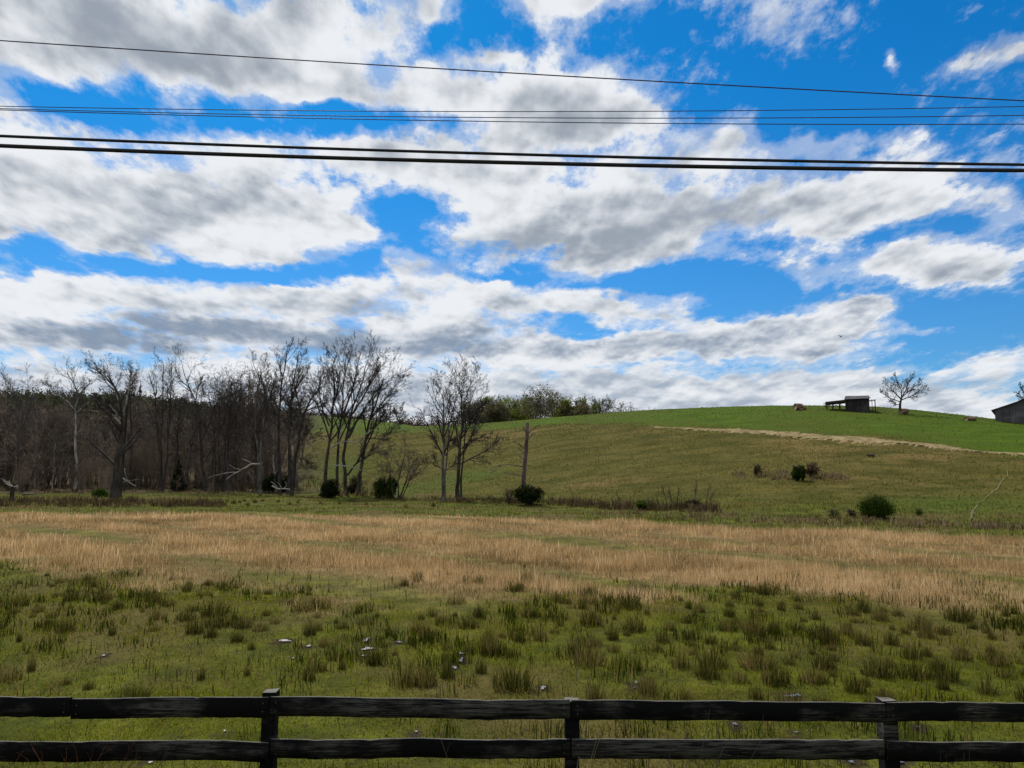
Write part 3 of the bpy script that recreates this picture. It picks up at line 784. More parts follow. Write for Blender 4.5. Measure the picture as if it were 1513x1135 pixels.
bare_tree('bare_tree', 'crooked dark bare tree with wide drooping branches beside the tallest twin stemmed tree', 'tree', 86, None,
          [([(430, 724), (434, 690), (440, 650), (447, 620)], .33, .2)], None, ROW, ('bark', 'twig'), 32, wob=.05,
          limbs=[([(447, 622), (458, 600), (470, 585), (480, 565)], .17, .03), ([(446, 624), (440, 600), (436, 580), (445, 560)], .14, .03), ([(447, 618), (462, 610), (478, 606), (492, 596)], .11, .03), ([(445, 630), (432, 612), (420, 596)], .11, .03), ([(440, 655), (455, 645), (476, 650)], .08, .03), ([(438, 678), (452, 682), (466, 693)], .06, .02)], limb_style='limb')
bare_tree('bare_tree', 'huge multi stemmed bare tree with broad fan crown at the end of the wood', 'tree', 84, None,
          [([(480, 722), (481, 690), (484, 650), (489, 600), (493, 560), (490, 520)], .30, .05), ([(497, 722), (498, 690), (500, 640), (506, 590), (510, 550), (512, 512)], .26, .05),
           ([(512, 723), (512, 680), (514, 640), (521, 600), (532, 565), (540, 520)], .30, .05), ([(528, 722), (532, 690), (538, 650), (545, 610), (556, 575), (566, 540)], .32, .05)], 'vase', ROW, ('bark', 'twig'), 33, dens=1.0,
          limbs=[([(515, 640), (530, 605), (550, 570), (572, 545)], .15, .03), ([(508, 600), (520, 565), (527, 530), (530, 508)], .13, .03), ([(522, 600), (545, 560), (556, 530), (560, 512)], .13, .03), ([(546, 610), (570, 575), (585, 555), (594, 540)], .12, .03), ([(489, 600), (500, 560), (497, 525), (492, 508)], .12, .03), ([(541, 640), (566, 640), (586, 622)], .08, .03), ([(540, 640), (560, 615), (580, 600), (592, 598)], .12, .03), ([(513, 700), (524, 682), (540, 672), (556, 660), (574, 658)], .15, .03), ([(487, 620), (478, 590), (474, 560), (478, 530)], .12, .03)], lens=[13, 13, 13, 13])
bare_tree('bare_tree', 'distant rounded grey bare tree behind the huge multi stemmed tree', 'tree', 170, None, auto(574, 655, 592, 170, 4, n=3, spread=14), 'wide', None, ('bark_grey', 'twig_grey'), 34, rmin=.03)
bare_tree('bare_shrub', 'low reddish bare shrub with several crooked stems beside the green cedar', 'shrub', 76, None,
          [([(590, 737), (596, 718), (604, 695), (612, 672)], .12, .03), ([(582, 736), (580, 712), (577, 690), (580, 664)], .10, .03), ([(590, 737), (588, 710), (594, 684), (600, 655)], .10, .03), ([(592, 737), (606, 705), (618, 682)], .08, .03)], 'wide', None, ('bark', 'brush'), 35, dens=.85, lens=[5.5] * 4)
bare_tree('bare_tree', 'slimmer bare tree of the open field pair, its foot in brown weeds', 'tree', 73, None,
          [([(655, 739), (655, 700), (656, 655), (657, 610), (658, 575), (656, 545)], .27, .05), ([(657, 620), (664, 590), (666, 560), (664, 540)], .12, .03)], 'vase', 'pair of bare trees in the open field', ('bark_grey', 'twig'), 36, dens=.9,
          limbs=[([(656, 655), (645, 640), (636, 620)], .06, .02), ([(656, 690), (646, 670), (638, 655)], .07, .02), ([(656, 660), (668, 645), (680, 632)], .06, .02), ([(657, 605), (645, 590), (630, 586), (622, 590)], .06, .02), ([(655, 690), (668, 676), (678, 664)], .05, .02)])
bare_tree('bare_tree', 'fuller bare tree of the open field pair with a long low side limb', 'tree', 77, None,
          [([(676, 728), (677, 695), (679, 655), (682, 610), (681, 575), (679, 548)], .30, .05), ([(683, 625), (690, 590), (698, 560), (704, 545)], .15, .03)], 'vase', 'pair of bare trees in the open field', ('bark', 'twig'), 37, dens=.95,
          limbs=[([(681, 678), (700, 665), (718, 655), (733, 645), (742, 640)], .10, .03), ([(682, 652), (695, 640), (710, 632), (722, 632)], .09, .02), ([(681, 655), (670, 640), (664, 632)], .05, .02), ([(690, 600), (710, 580), (728, 574)], .08, .02)])
bare_tree('dead_snag', 'dead reddish snag with broken top and stubby branches above a dark bush', 'dead tree', 66, None,
          [([(773, 722), (774, 700), (776, 670), (779, 645), (779, 626)], .29, .19)], None, None, ('bark_red', 'bark_red'), 38, wob=.03, limb_style='sparse', rmin=.018, dens=.8,
          limbs=[([(779, 642), (787, 634), (797, 629)], .06, .02), ([(776, 664), (766, 656), (757, 652)], .07, .02), ([(775, 670), (768, 664), (763, 663)], .05, .02), ([(775, 690), (755, 686), (735, 688), (722, 694)], .06, .02), ([(774, 704), (762, 701), (746, 700)], .05, .02), ([(779, 648), (786, 643), (790, 641)], .04, .02), ([(777, 640), (773, 632), (772, 629)], .04, .02), ([(774, 678), (768, 676), (766, 673)], .04, .02)])
bare_tree('bare_tree', 'lone spreading bare tree on the hilltop between the open shed and a hay bale', 'tree', float(gpt(1330, 611)[1]) + 1.0, None,
          [([(1329.5, 610), (1330, 596), (1332, 586)], .33, .2)], None, None, ('bark', 'twig'), 39, wob=.02, rmin=.012, limb_style='limb', dens=1.0,
          limbs=[([(1331, 588), (1320, 577), (1312, 568), (1306, 560)], .13, .03), ([(1332, 588), (1332, 575), (1326, 563), (1322, 553)], .13, .03), ([(1332, 587), (1339, 573), (1342, 562), (1348, 553)], .13, .03), ([(1331, 590), (1347, 583), (1358, 575), (1368, 572)], .12, .03), ([(1330, 593), (1318, 588), (1308, 582), (1300, 578)], .10, .03), ([(1330, 597), (1322, 597), (1316, 591)], .08, .04), ([(1333, 585), (1350, 570), (1358, 562)], .10, .03)])
bare_tree('bare_tree', 'bare tree partly cut off behind the grey barn roof', 'tree', 172, None, [([(1519, 622), (1519, 600), (1516, 582)], .3, .15)], None, None, ('bark', 'twig'), 40, rmin=.02,
          limbs=[([(1518, 602), (1509, 588), (1503, 580)], .14, .05), ([(1517, 592), (1512, 578), (1507, 570)], .14, .05), ([(1517, 590), (1522, 575), (1526, 566)], .14, .05), ([(1518, 600), (1530, 588), (1536, 580)], .14, .05)])
SNAGP = bare_tree('dead_stump', 'short black broken stump with a pale split branch at the near edge of the wood', 'stump', 72, None,
          [([(18, 733), (18, 727), (19, 719)], .28, .24)], None, None, ('bark', 'bark_pale'), 41, wob=.01, limb_mat='bark_pale', limb_style='sparse',
          limbs=[([(19, 720), (10, 715), (2, 707)], .10, .04), ([(19, 719), (12, 712), (6, 711)], .06, .03), ([(20, 720), (26, 718), (25, 722)], .08, .05)])

# ---- pale fallen limbs and logs lying against the wood
def log(name, label, cat, D, pl, r0, r1, mat, limbs=(), seed=1, crown=False):
    g = Grower(seed); B = gcol(pl[0][0], D)
    root = empty(name, B, label, cat, 'fallen pale limbs by the wood')
    def one(p, a, b, s):
        c = g.path([at(q[0], q[1], D + (q[2] if len(q) > 2 else 0)) - B for q in p], max(8, 4 * len(p)), .05)
        return tubes(c[None], np.linspace(a, b, len(c))[None] * .66, s)
    V, Q = one(pl, r0, r1, 7); link('trunk', np_mesh('trunk', V, [Q], M[mat], smooth=True), root)
    if limbs:
        V, Q = join([one(p, a, b, 5) for p, a, b in limbs]); link('branch', np_mesh('branch', V, [Q], M[mat], smooth=True), root)
    return root
log('fallen_limb', 'long bent white fallen limb propped across the wood edge at the sycamore foot', 'fallen limb', 87, [(384, 686), (372, 685), (358, 694), (343, 702), (335, 708)], .17, .07, 'bark_pale',
    [([(372, 685), (366, 681), (356, 678)], .06, .03), ([(350, 698), (338, 699), (318, 703), (306, 708)], .08, .03), ([(356, 694), (346, 692), (338, 686)], .05, .02)], 51)
log('fallen_limb', 'white looping limb hanging low from the huge multi stemmed tree', 'fallen limb', 82, [(489, 662), (500, 655), (514, 653), (528, 656), (538, 645), (550, 636)], .15, .06, 'bark_pale',
    [([(500, 656), (503, 640), (506, 630), (512, 628)], .08, .05), ([(524, 655), (520, 643), (532, 628), (540, 622)], .04, .02)], 52)
log('fallen_limb', 'pale straight limb low between the trunks of the huge multi stemmed tree', 'fallen limb', 80, [(494, 688), (510, 689), (528, 692), (541, 698)], .10, .04, 'bark_pale', (), 53)
log('fallen_limb', 'short pale limb end floating above a gap between the trees', 'fallen limb', 83, [(453, 660), (462, 657), (470, 655)], .08, .04, 'bark_pale', (), 54)
log('fallen_log', 'pale fallen log with splayed roots in the ditch below the tallest bare tree', 'log', 88, [(402, 718), (409, 723), (417, 723), (428, 724)], .16, .09, 'bark_pale',
    [([(410, 721), (406, 715), (400, 712)], .07, .04), ([(420, 722), (424, 716), (421, 712)], .06, .03), ([(416, 721), (412, 714), (410, 713)], .06, .03)], 55)
log('fallen_log', 'low grey log lying on green pasture near the black stump', 'log', 73, [(33, 731), (42, 730), (54, 730)], .14, .10, 'bark_grey', (), 56)
log('fallen_log', 'pale broken branches heaped at the leaning sycamore foot', 'log', 86, [(180, 706), (190, 712), (200, 718)], .10, .05, 'bark_pale', [([(184, 692), (186, 704), (192, 714)], .07, .04), ([(182, 712), (196, 710), (206, 708)], .04, .02)], 57)
log('fallen_log', 'small dark log lying alone high on the hillside', 'log', float(gpt(1287, 675)[1]), [(1282, 673), (1287, 672.5), (1292, 673.5)], .22, .16, 'bark', [([(1286, 673), (1289, 671), (1294, 671)], .08, .05)], 58)

# ---- thin saplings on the field edge
SAP = 'thin bare saplings on the field edge'
for i, (px, by, ty, ln, lab) in enumerate([(986, 752, 712, -8, 'outermost dark sapling leaning towards the low green bush'), (992, 752, 716, -4, 'forked thin sapling next to the outermost leaning one'), (1000, 752, 714, 3, 'straight bare sapling in the middle of the thin sapling row'),
                                   (1026, 753, 704, 2, 'tallest bare sapling standing in a dark thorny bush'), (1043, 753, 708, 6, 'bare sapling leaning out at the far end of the thin row'), (1047, 752, 722, 8, 'short bare sapling beside the leaning end one'), (916, 751, 722, -5, 'lone spindly sapling in dry brush near the low green bush')]):
    D = 55 + i * .4
    bare_tree('bare_sapling', lab, 'sapling', D, None, [([(px, by), (px + ln * .3, by - (by - ty) * .4), (px + ln, by - (by - ty) * .8)], .055, .02)], 'slim', SAP, ('bark', 'brush'), 60 + i, dens=.6, rmin=.008)

# ---- deeper wood: copies of a few bare trees between and behind the row
def copy_thing(src, loc, label, group, rz=0.0, sc=(1, 1, 1)):
    c = src.copy(); COL.objects.link(c); c.location = [float(v) for v in loc]; c.rotation_euler = (0, 0, rz); c.scale = sc
    c['label'] = label; c['group'] = group
    for ch in src.children:
        k = ch.copy(); COL.objects.link(k); k.parent = c
    return c
DEEP = 'bare trees deeper in the wood'
DL = 'grey brown bare tree deep in the wood, half hidden in brown brush'
protos = []
for i, (st, sd) in enumerate([('vase', 71), ('wide', 72), ('slim', 73), ('vase', 74)]):
    t = bare_tree('wood_tree', DL, 'tree', 118 + i * 3, None, auto([52, 205, 262, 402][i], 722, [585, 585, 560, 545][i], 118 + i * 3, [3, -4, 5, -3][i], n=[1, 2, 1, 1][i], spread=7), st, DEEP, (['bark_pale', 'bark', 'bark', 'bark_grey'][i], ['twig_grey', 'brush', 'twig', 'twig'][i]), sd, dens=.85, rmin=.02)
    protos.append(t)
rr = np.random.default_rng(5)
for i in range(44):
    px = -150 + 600 * (i + rr.random()) / 44; D = 98 + 42 * rr.random()
    c = gcol(px, D); hgt = np.interp(px, [0, 120, 200, 320, 450], [.60, .62, .74, .86, .84]) * (.7 + .45 * rr.random())
    fat = hgt * (1.0 + .7 * rr.random())
    copy_thing(protos[i % 4], c, DL, DEEP, rr.random() * 6, (fat, fat, hgt * (.9 + .25 * rr.random())))

# ---- brown brush that fills the wood: one mass
def sapling_mesh(seed, H=1.0, n=4):
    g = Grower(seed); parts = []; S = []; R = []
    for i in range(n):
        a = g.r.random() * 6.28; l = .10 + .25 * g.r.random()
        S.append(g.path([(0, 0, 0), (cos(a) * l * .4, sin(a) * l * .4, .4), (cos(a) * l, sin(a) * l, .75 + .25 * g.r.random())], 7, .05)); R.append(np.linspace(.012, .003, 7))
    P = np.stack(S); Rr = np.stack(R); parts.append(tubes(P, Rr, 3))
    for nn, t0, ang, fac, k in ((7, .2, (20, 55), .38, 4), (5, .15, (25, 60), .5, 3), (3, .15, (25, 60), .55, 2)):
        P, Rr, _ = g.children(P, Rr, nn, t0, 1, ang, fac, k, .15, .05, rmin=.0026)
        parts.append(tubes(P, Rr, 3))
    return join(parts)
def scatter_mesh(protos, places):
    V = []; Q = []; o = 0
    for i, (x, y, z, s, sz, rot) in enumerate(places):
        v, q = protos[i % len(protos)]
        c, n = cos(rot), sin(rot)
        w = np.stack([(v[:, 0] * c - v[:, 1] * n) * s + x, (v[:, 0] * n + v[:, 1] * c) * s + y, v[:, 2] * sz + z], -1)
        V.append(w); Q.append(q + o); o += len(w)
    return np.concatenate(V), np.concatenate(Q)
sp = [sapling_mesh(200 + i) for i in range(5)]
pl = []
for i in range(340):
    px = -190 + 660 * rr.random(); D = 90 + 55 * rr.random() ** .8
    if px > 330 and rr.random() < (px - 330) / 130: continue
    if px > 380 and D < 105: D += 15
    c = gcol(px, D); H = (.55 + .75 * float(vnoise(px / 42, D / 14, 1.0, 5))) * np.interp(D, [92, 100, 125, 147], [2.4, 5.2, 12.5, 16.0]) * (.65 + .5 * rr.random()) * np.interp(px, [-100, 150, 400, 450], [.95, .95, 1.0, .7])
    pl.append((c[0], c[1], c[2] - .1, H * .85, H, rr.random() * 6.28))
V, Q = scatter_mesh(sp, pl)
tag(link('woodland_brush', np_mesh('woodland_brush', V, [Q], M['brush'])), 'dense tangle of brown leafless brush filling the wood', 'brushwood', kind='stuff')

# ------------------------------------------------------------------ leafy crowns
def leaf_cloud(blobs, n, size, seed, lumps=14, lump=.45, shell=.55):
    """many small leaf faces spread through lumpy clumps; tint varies per clump"""
    r = np.random.default_rng(seed); C = []; S = []; T = []
    for (cx, cy, cz, rx, ry, rz) in blobs:
        k = lumps; d = r.standard_normal((k, 3)); d /= np.linalg.norm(d, axis=1)[:, None]
        rad = (shell + (1.14 - shell) * r.random((k, 1)))
        C.append(np.array([cx, cy, cz]) + d * rad * np.array([rx, ry, rz]) * (1 - lump * .55)); S.append(np.tile([[rx, ry, rz]], (k, 1)) * lump * (.6 + .8 * r.random((k, 1)))); T.append(r.random(k))
    C = np.concatenate(C); S = np.concatenate(S); T = np.concatenate(T)
    w = S.prod(1) ** .67; idx = r.choice(len(C), n, p=w / w.sum())
    d = r.standard_normal((n, 3)); d /= np.linalg.norm(d, axis=1)[:, None]
    P = C[idx] + d * (r.random((n, 1)) ** .45) * S[idx] + r.standard_normal((n, 3)) * .10 * S[idx]
    a = r.standard_normal((n, 3)); a /= np.linalg.norm(a, axis=1)[:, None]
    b = np.cross(a, r.standard_normal((n, 3))); b /= np.linalg.norm(b, axis=1)[:, None]
    s = size * (.6 + .8 * r.random((n, 1)))
    V = np.stack([P - a * s, P + b * s * .45, P + a * s, P - b * s * .45], 1).reshape(-1, 3)
    q = np.arange(n)[:, None] * 4 + np.array([[0, 1, 2, 3]])
    tint = np.clip(.45 + .45 * (T[idx] - .5) + .16 * r.standard_normal(n), 0, 1)
    return V, q, np.repeat(tint, 4)
M['evergreen'] = blade_mat('evergreen_leaf', [(0, (.014, .028, .006)), (.5, (.034, .060, .009)), (1, (.075, .115, .018))], .3)
M['darkbush'] = blade_mat('dark_bush_leaf', [(0, (.008, .012, .005)), (.5, (.016, .024, .008)), (1, (.035, .048, .014))], .2)
M['greenbush'] = blade_mat('green_bush_leaf', [(0, (.020, .040, .006)), (.5, (.042, .075, .010)), (1, (.08, .125, .02))], .35)
M['spring'] = blade_mat('spring_leaf', [(0, (.085, .100, .018)), (.5, (.155, .180, .032)), (1, (.25, .27, .065))], .55)
M['budding'] = blade_mat('budding_twigs', [(0, (.060, .054, .030)), (.5, (.115, .105, .055)), (1, (.20, .18, .10))], .55)
M['pine'] = blade_mat('pine_needles', [(0, (.020, .026, .013)), (.5, (.046, .054, .026)), (1, (.085, .090, .045))], .3)
M['drybush'] = blade_mat('dry_bush_leaf', [(0, (.030, .020, .012)), (.5, (.065, .042, .026)), (1, (.13, .085, .05))], .3)

def bush(name, label, cat, D, px, by, w, h, mat, n, size, seed, group=None, stems=5, lump=.45, shape='round', lumps=22):
    """w, h in photo pixels at depth D"""
    B = gcol(px, D); B[0] = at(px, by, D)[0]; W = w / F * D / 2; H = h / F * D
    root = empty(name, B, label, cat, group)
    g = Grower(seed); S = []; R = []
    for i in range(stems):
        a = g.r.random() * 6.28; l = W * (.2 + .6 * g.r.random()) * (.4 if shape == 'cone' else 1)
        S.append(g.path([(0, 0, -.1), (cos(a) * l * .4, sin(a) * l * .4, H * .4), (cos(a) * l, sin(a) * l, H * (.75 + .25 * g.r.random()))], 8, .06)); R.append(np.linspace(.015 * H + .015, .008, 8))
    P = np.stack(S); Rr = np.stack(R); parts = [tubes(P, Rr, 5)]
    link('stem', np_mesh('stem', parts[0][0], [parts[0][1]], M['bark']), root)
    tw = []
    for nn, fac, k in ((6, .4, 4), (5, .5, 3)):
        P, Rr, _ = g.children(P, Rr, nn, .2, 1, (25, 60), fac, k, .16, .04, rmin=.007)
        tw.append(tubes(P, Rr, 3))
    V, Q = join(tw); link('twigs', np_mesh('twigs', V, [Q], M['brush']), root)
    if n:
        if shape == 'cone':
            bl = [(0, 0, H * t, W * (1.02 - t) * 1.0 + .05, W * (1.02 - t) + .05, H * .16) for t in np.linspace(.1, .92, 7)]
        elif shape == 'round': bl = [(0, 0, H * .5, W, W, H * .5), (0, 0, H * .3, W * .95, W * .95, H * .3)]
        else:
            bl = [((g.r.random() - .5) * 1.5 * W, (g.r.random() - .5) * W, H * (.25 + .3 * g.r.random()), W * .45, W * .5, H * (.25 + .2 * g.r.random())) for _ in range(5)]
        V, q, t = leaf_cloud(bl, n, size, seed, lumps=lumps, lump=lump * .8)
        V[:, 2] = np.maximum(V[:, 2], -.05)
        link('foliage', np_mesh('foliage', V, [q], M[mat], {'tint': t}), root)
    return root
bush('holly_bush', 'black green round bush at the foot of the huge multi stemmed tree', 'bush', 80, 487, 725, 30, 30, 'darkbush', 4200, .09, 301, lumps=11, lump=.6)
bush('holly_bush', 'dark bush squeezed behind the trunks of the huge multi stemmed tree', 'bush', 87, 521, 722, 22, 26, 'darkbush', 2000, .09, 302, lumps=9, lump=.6)
bush('cedar_tree', 'loose green cedar leaning by the reddish bare shrub', 'cedar', 77, 567, 735, 38, 46, 'evergreen', 5500, .09, 303, shape='loose')
bush('holly_bush', 'dense dark green bush below the dead snag', 'bush', 64, 781, 738, 44, 31, 'darkbush', 4800, .08, 304, lumps=11, lump=.6)
bush('thorn_bush', 'brown thorny bush beside the dark bush below the snag', 'bush', 65, 752, 737, 22, 22, 'drybush', 500, .05, 305, stems=9)
bush('green_bush', 'low spreading bright green bush on the field edge by the thin saplings', 'bush', 56, 957, 752, 42, 14, 'greenbush', 4200, .07, 306, shape='loose')
bush('thorn_bush', 'dark tangled thorn bush at the foot of the tallest sapling', 'bush', 55, 1024, 754, 30, 16, 'darkbush', 1500, .06, 307, stems=9)
Dm = float(gpt(1180, 710)[1])
bush('cedar_tree', 'small dark cedar standing alone midway up the hillside', 'cedar', Dm, 1180, 710, 23, 26, 'evergreen', 3000, .12, 308, shape='loose')
bush('thorn_bush', 'leafless brown bush next to the hillside cedar', 'bush', Dm + 1, 1201, 707, 20, 22, 'drybush', 700, .09, 309, stems=9)
bush('thorn_bush', 'small lone brown bush on straw patch far from the hillside cedar', 'bush', float(gpt(1120, 703)[1]), 1120, 703, 13, 15, 'drybush', 500, .09, 310, stems=7)
Db = float(gpt(1295, 766)[1])
bush('juniper_bush', 'large round dark green bush at the foot of the hill', 'bush', Db, 1295, 767, 47, 34, 'evergreen', 11000, .05, 311, lump=.55, lumps=60)
bush('thorn_bush', 'thin brown bush beside the large round green bush', 'bush', Db + 1, 1258, 766, 16, 13, 'drybush', 250, .05, 312, stems=8)
bush('weedy_bush', 'small faded green bush furthest from the hillside track among dry weeds', 'bush', Db + 1.5, 1232, 765, 18, 12, 'greenbush', 350, .05, 313, stems=8)
bush('weedy_bush', 'tiny grey green bush between the round bush and the cattle path', 'bush', Db + .5, 1358, 768, 13, 10, 'greenbush', 300, .045, 314, stems=7)
bush('weedy_bush', 'small mossy green shrub at the leaning sycamore foot', 'bush', 82, 146, 733, 26, 14, 'greenbush', 1500, .08, 315, shape='loose')
bush('cedar_tree', 'dark young cedar growing inside the wood near the whitish sycamore', 'cedar', 96, 404, 722, 46, 34, 'darkbush', 3500, .12, 316, shape='loose')
bush('cedar_tree', 'dark cedar low in mid wood below the bushy bare tree', 'cedar', 100, 262, 722, 26, 46, 'darkbush', 2800, .13, 317, shape='cone')
bush('pine_tree', 'dark pine tip poking above the ridge next to the three stemmed tree', 'pine', 150, 201, 700, 20, 126, 'pine', 4500, .22, 318, shape='cone')

# ------------------------------------------------------------------ trees behind the hill crest
FAR = 'trees along the skyline behind the hill'
def far_tree(label, px, top, w, D, kind, seed, mats=('bark', 'twig'), leaf=None, nleaf=0, lsize=.24, n=3):
    by = HORIZON - (float(gcol(px, D)[2]) - EYE) / D * F
    t = bare_tree('skyline_tree', label, 'tree', D, None, auto(px, by, top, D, 0, n=n, spread=w * .28), kind, FAR, mats, seed, dens=.8, rmin=.022)
    if leaf:
        H = (by - top) / F * D; W = w / F * D / 2 * 1.25
        V, q, tt = leaf_cloud([(0, 0, H * .64, W * .9, W, H * .34), (-W * .3, 0, H * .42, W * .8, W * .8, H * .3), (W * .3, 0, H * .42, W * .8, W * .8, H * .3)], nleaf, lsize, seed, lumps=26, lump=.34)
        link('foliage', np_mesh('foliage', V, [q], M[leaf], {'tint': tt}), t)
    return t
far_tree('dim grey brown skyline tree just behind the fuller tree of the field pair', 700, 588, 40, 224, 'wide', 401, leaf='budding', nleaf=5000)
far_tree('olive green round skyline tree beside the grey one by the open field pair', 722, 585, 34, 228, 'wide', 402, leaf='spring', nleaf=6000)
far_tree('brightest yellow green skyline tree with new spring leaves', 750, 582, 48, 226, 'wide', 403, leaf='spring', nleaf=9000)
far_tree('dull green skyline tree between the yellow green one and the big bare one', 775, 586, 30, 232, 'wide', 404, leaf='spring', nleaf=5200)
far_tree('thin pale skyline tree poking above the yellow green one', 742, 576, 16, 245, 'slim', 405, ('bark_grey', 'twig_grey'), 'spring', 1500)
far_tree('large dark bare spreading tree on the skyline, biggest of its row', 804, 570, 58, 212, 'wide', 406, ('bark', 'twig'), 'budding', 3500, n=5)
far_tree('green leafing skyline tree close against the big dark bare one', 838, 584, 26, 216, 'wide', 407, leaf='spring', nleaf=5000)
far_tree('pale green tall skyline tree in thin new leaf', 860, 583, 24, 220, 'vase', 408, ('bark_grey', 'twig_grey'), 'spring', 3000)
far_tree('greenish skyline tree second from the pale grey end tree', 880, 585, 22, 222, 'vase', 409, ('bark_grey', 'twig_grey'), 'spring', 2400)
far_tree('thin grey skyline tree with see through crown near the end of the row', 898, 587, 24, 224, 'vase', 410, ('bark_grey', 'twig_grey'), 'budding', 1800)
far_tree('low pale grey bush like tree near the tail of the skyline row', 922, 592, 36, 226, 'wide', 411, ('bark_grey', 'twig_grey'), 'budding', 1500)
far_tree('last and lowest pale tree of the skyline row, fading into the crest', 950, 598, 32, 226, 'wide', 412, ('bark_grey', 'twig_grey'), 'budding', 1000)
far_tree('small dark bare tree low on the skyline behind the open field pair', 690, 600, 26, 214, 'wide', 413)

far_tree('olive brown skyline tree filling the gap behind the largest bare one', 788, 580, 36, 236, 'wide', 414, leaf='budding', nleaf=6000)
far_tree('soft grey green skyline tree just past the largest bare one', 822, 581, 34, 238, 'wide', 415, leaf='spring', nleaf=5000)
far_tree('dark olive skyline tree low between the yellow green and the olive round one', 737, 592, 34, 218, 'wide', 416, leaf='budding', nleaf=5000)
far_tree('low brown green skyline tree in front of the tall pale green one', 858, 596, 40, 214, 'wide', 417, leaf='budding', nleaf=4000)
# far woods on the ridges: one mass each
def far_wood(name, label, mat, pxs, Ds, tops, n, seed, size, leaves):
    r = np.random.default_rng(seed); parts = []
    for i in range(n):
        px = pxs[0] + (pxs[-1] - pxs[0]) * (i + r.random()) / n; D = Ds[0] + (Ds[1] - Ds[0]) * r.random()
        c = gcol(px, D); top = np.interp(px, pxs, tops) + 7 * r.random() ** 2 + (D == Ds[0]) * 3
        zt = EYE + D * (HORIZON - top) / F; H = max(3.0, zt - c[2]); zb = c[2] - .5; W = 2.2 + 1.6 * r.random()
        V, q, t = leaf_cloud([(c[0], c[1], zb + H * .55, W, W, H * .45), (c[0], c[1], zb + H * .3, W * 1.2, W * 1.2, H * .3)], leaves, size, seed + i, lumps=8, lump=.5)
        parts.append((V, [q], t))
    return stuff(name, parts, M[mat], label, 'woods')
far_wood('pine_forest', 'dark pine forest covering the far ridge behind the wood', 'pine', [-260, 0, 60, 200, 300, 400, 440], (165, 330), [572, 572, 574, 577, 592, 600, 606], 340, 500, .42, 380)
far_wood('distant_woods', 'low grey brown woods along the far horizon behind the open field pair', 'drybush', [400, 520, 580, 640, 720], (300, 360), [605, 606, 613, 614, 606], 80, 900, .4, 300)
# ------------------------------------------------------------------ black board fence
def fence_mat(lo, hi, name):
    m, nt = new_mat(name); N = NT(nt)
    co = N.n('ShaderNodeTexCoord').outputs['Object']
    grain = N.noise(N.vm('MULTIPLY', co, (1.6, 18, 30)), 2.2, 8, .75)
    patch = N.noise(N.vm('MULTIPLY', co, (1, .6, 2.2)), 1.15, 5, .65)
    wear = N.m('MULTIPLY', N.sstep(patch, lo, hi), N.sstep(grain, .40, .60))
    c = N.mix(wear, (.0028, .0028, .003), (.085, .083, .07))
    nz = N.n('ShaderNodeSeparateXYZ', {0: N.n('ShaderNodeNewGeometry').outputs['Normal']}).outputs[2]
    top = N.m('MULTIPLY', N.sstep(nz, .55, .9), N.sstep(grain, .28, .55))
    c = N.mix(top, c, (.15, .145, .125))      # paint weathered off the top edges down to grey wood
    bump = N.n('ShaderNodeBump', {'Height': grain, 'Strength': .9, 'Distance': .012})
    out_surf(N, N.n('ShaderNodeBsdfPrincipled', {'Base Color': c, 'Roughness': .85, 'Specular IOR Level': .12, 'Normal': bump.outputs[0]}))
    return m
M['fence'] = fence_mat(.47, .64, 'black_paint'); M['fence_worn'] = fence_mat(.36, .56, 'worn_black_paint')
FD = 6.15
M['nail'] = bark_mat('nail_rust', (.05, .04, .035), (.16, .13, .11), 30)
def rail_mesh(a, b, h0, h1, th, seed):
    """weathered board from a to b (top edge points), a little warped, ragged top edge"""
    r = np.random.default_rng(seed); n = 34; t = np.linspace(0, 1, n)
    L = np.linalg.norm(b - a)
    top = a[None] + (b - a)[None] * t[:, None]
    wob = np.interp(t, np.linspace(0, 1, 7), r.standard_normal(7) * .005)
    nick = (r.random(n) < .18) * r.random(n) * .007
    dy = np.interp(t, np.linspace(0, 1, 5), r.standard_normal(5) * .006)
    h = h0 + (h1 - h0) * t + r.standard_normal(n) * .0012
    V = []
    for k in range(n):
        x, y, z = top[k]; y += dy[k]; zt = z + wob[k] - nick[k]
        V += [(x, y, zt - h[k]), (x, y - .004, zt - h[k] * .5), (x, y, zt - .006), (x, y + .006, zt), (x, y + th - .006, zt - .002), (x, y + th, zt - .008), (x, y + th, zt - h[k])]
    k = 7; i = np.arange(n * k).reshape(n, k); j = np.roll(i, -1, axis=1)
    q = np.stack([i[:-1], i[1:], j[1:], j[:-1]], -1).reshape(-1, 4)
    caps = np.array([list(range(k))[::-1], list(range((n - 1) * k, n * k))])
    return np.array(V), q, caps
pc = np.array([398, 843, 1307], float)
pxs = [-492, -47 + 8, 398, 843, 1307, 1768]
fence = empty('board_fence', (at(843, 1047, FD)[0], FD, float(height(at(843, 1047, FD)[0], FD))), 'black board fence', 'fence')
fence['label'] = 'weathered black board fence with flat rails along the wet meadow'
FB = np.array(fence.location)
def fpt(px, py, dy=0.0):
    p = at(px, py, FD + dy) - FB; return p
ROWS = [  # top-edge image rows per board: (px0, py0, px1, py1, thickness rows)
 [(-492, 1027, 105, 1031, 30, 30), (105, 1033, 398, 1029.5, 31, 31), (399, 1029.5, 843, 1034, 30, 29.5), (844, 1034, 1308, 1037.5, 30, 29), (1309, 1037, 1768, 1043, 29, 29)],
 [(-492, 1092, -40, 1095, 31, 31), (-39, 1095, 398, 1095.5, 31, 30), (399, 1093.5, 843, 1092, 29, 29), (844, 1092, 1308, 1093, 30, 30), (1309, 1094, 1768, 1101, 30, 30)],
 [(-492, 1160, 398, 1160, 31, 31), (399, 1159, 843, 1158, 30, 30), (844, 1158, 1308, 1159, 30, 30), (1309, 1160, 1768, 1165, 30, 30)],
]
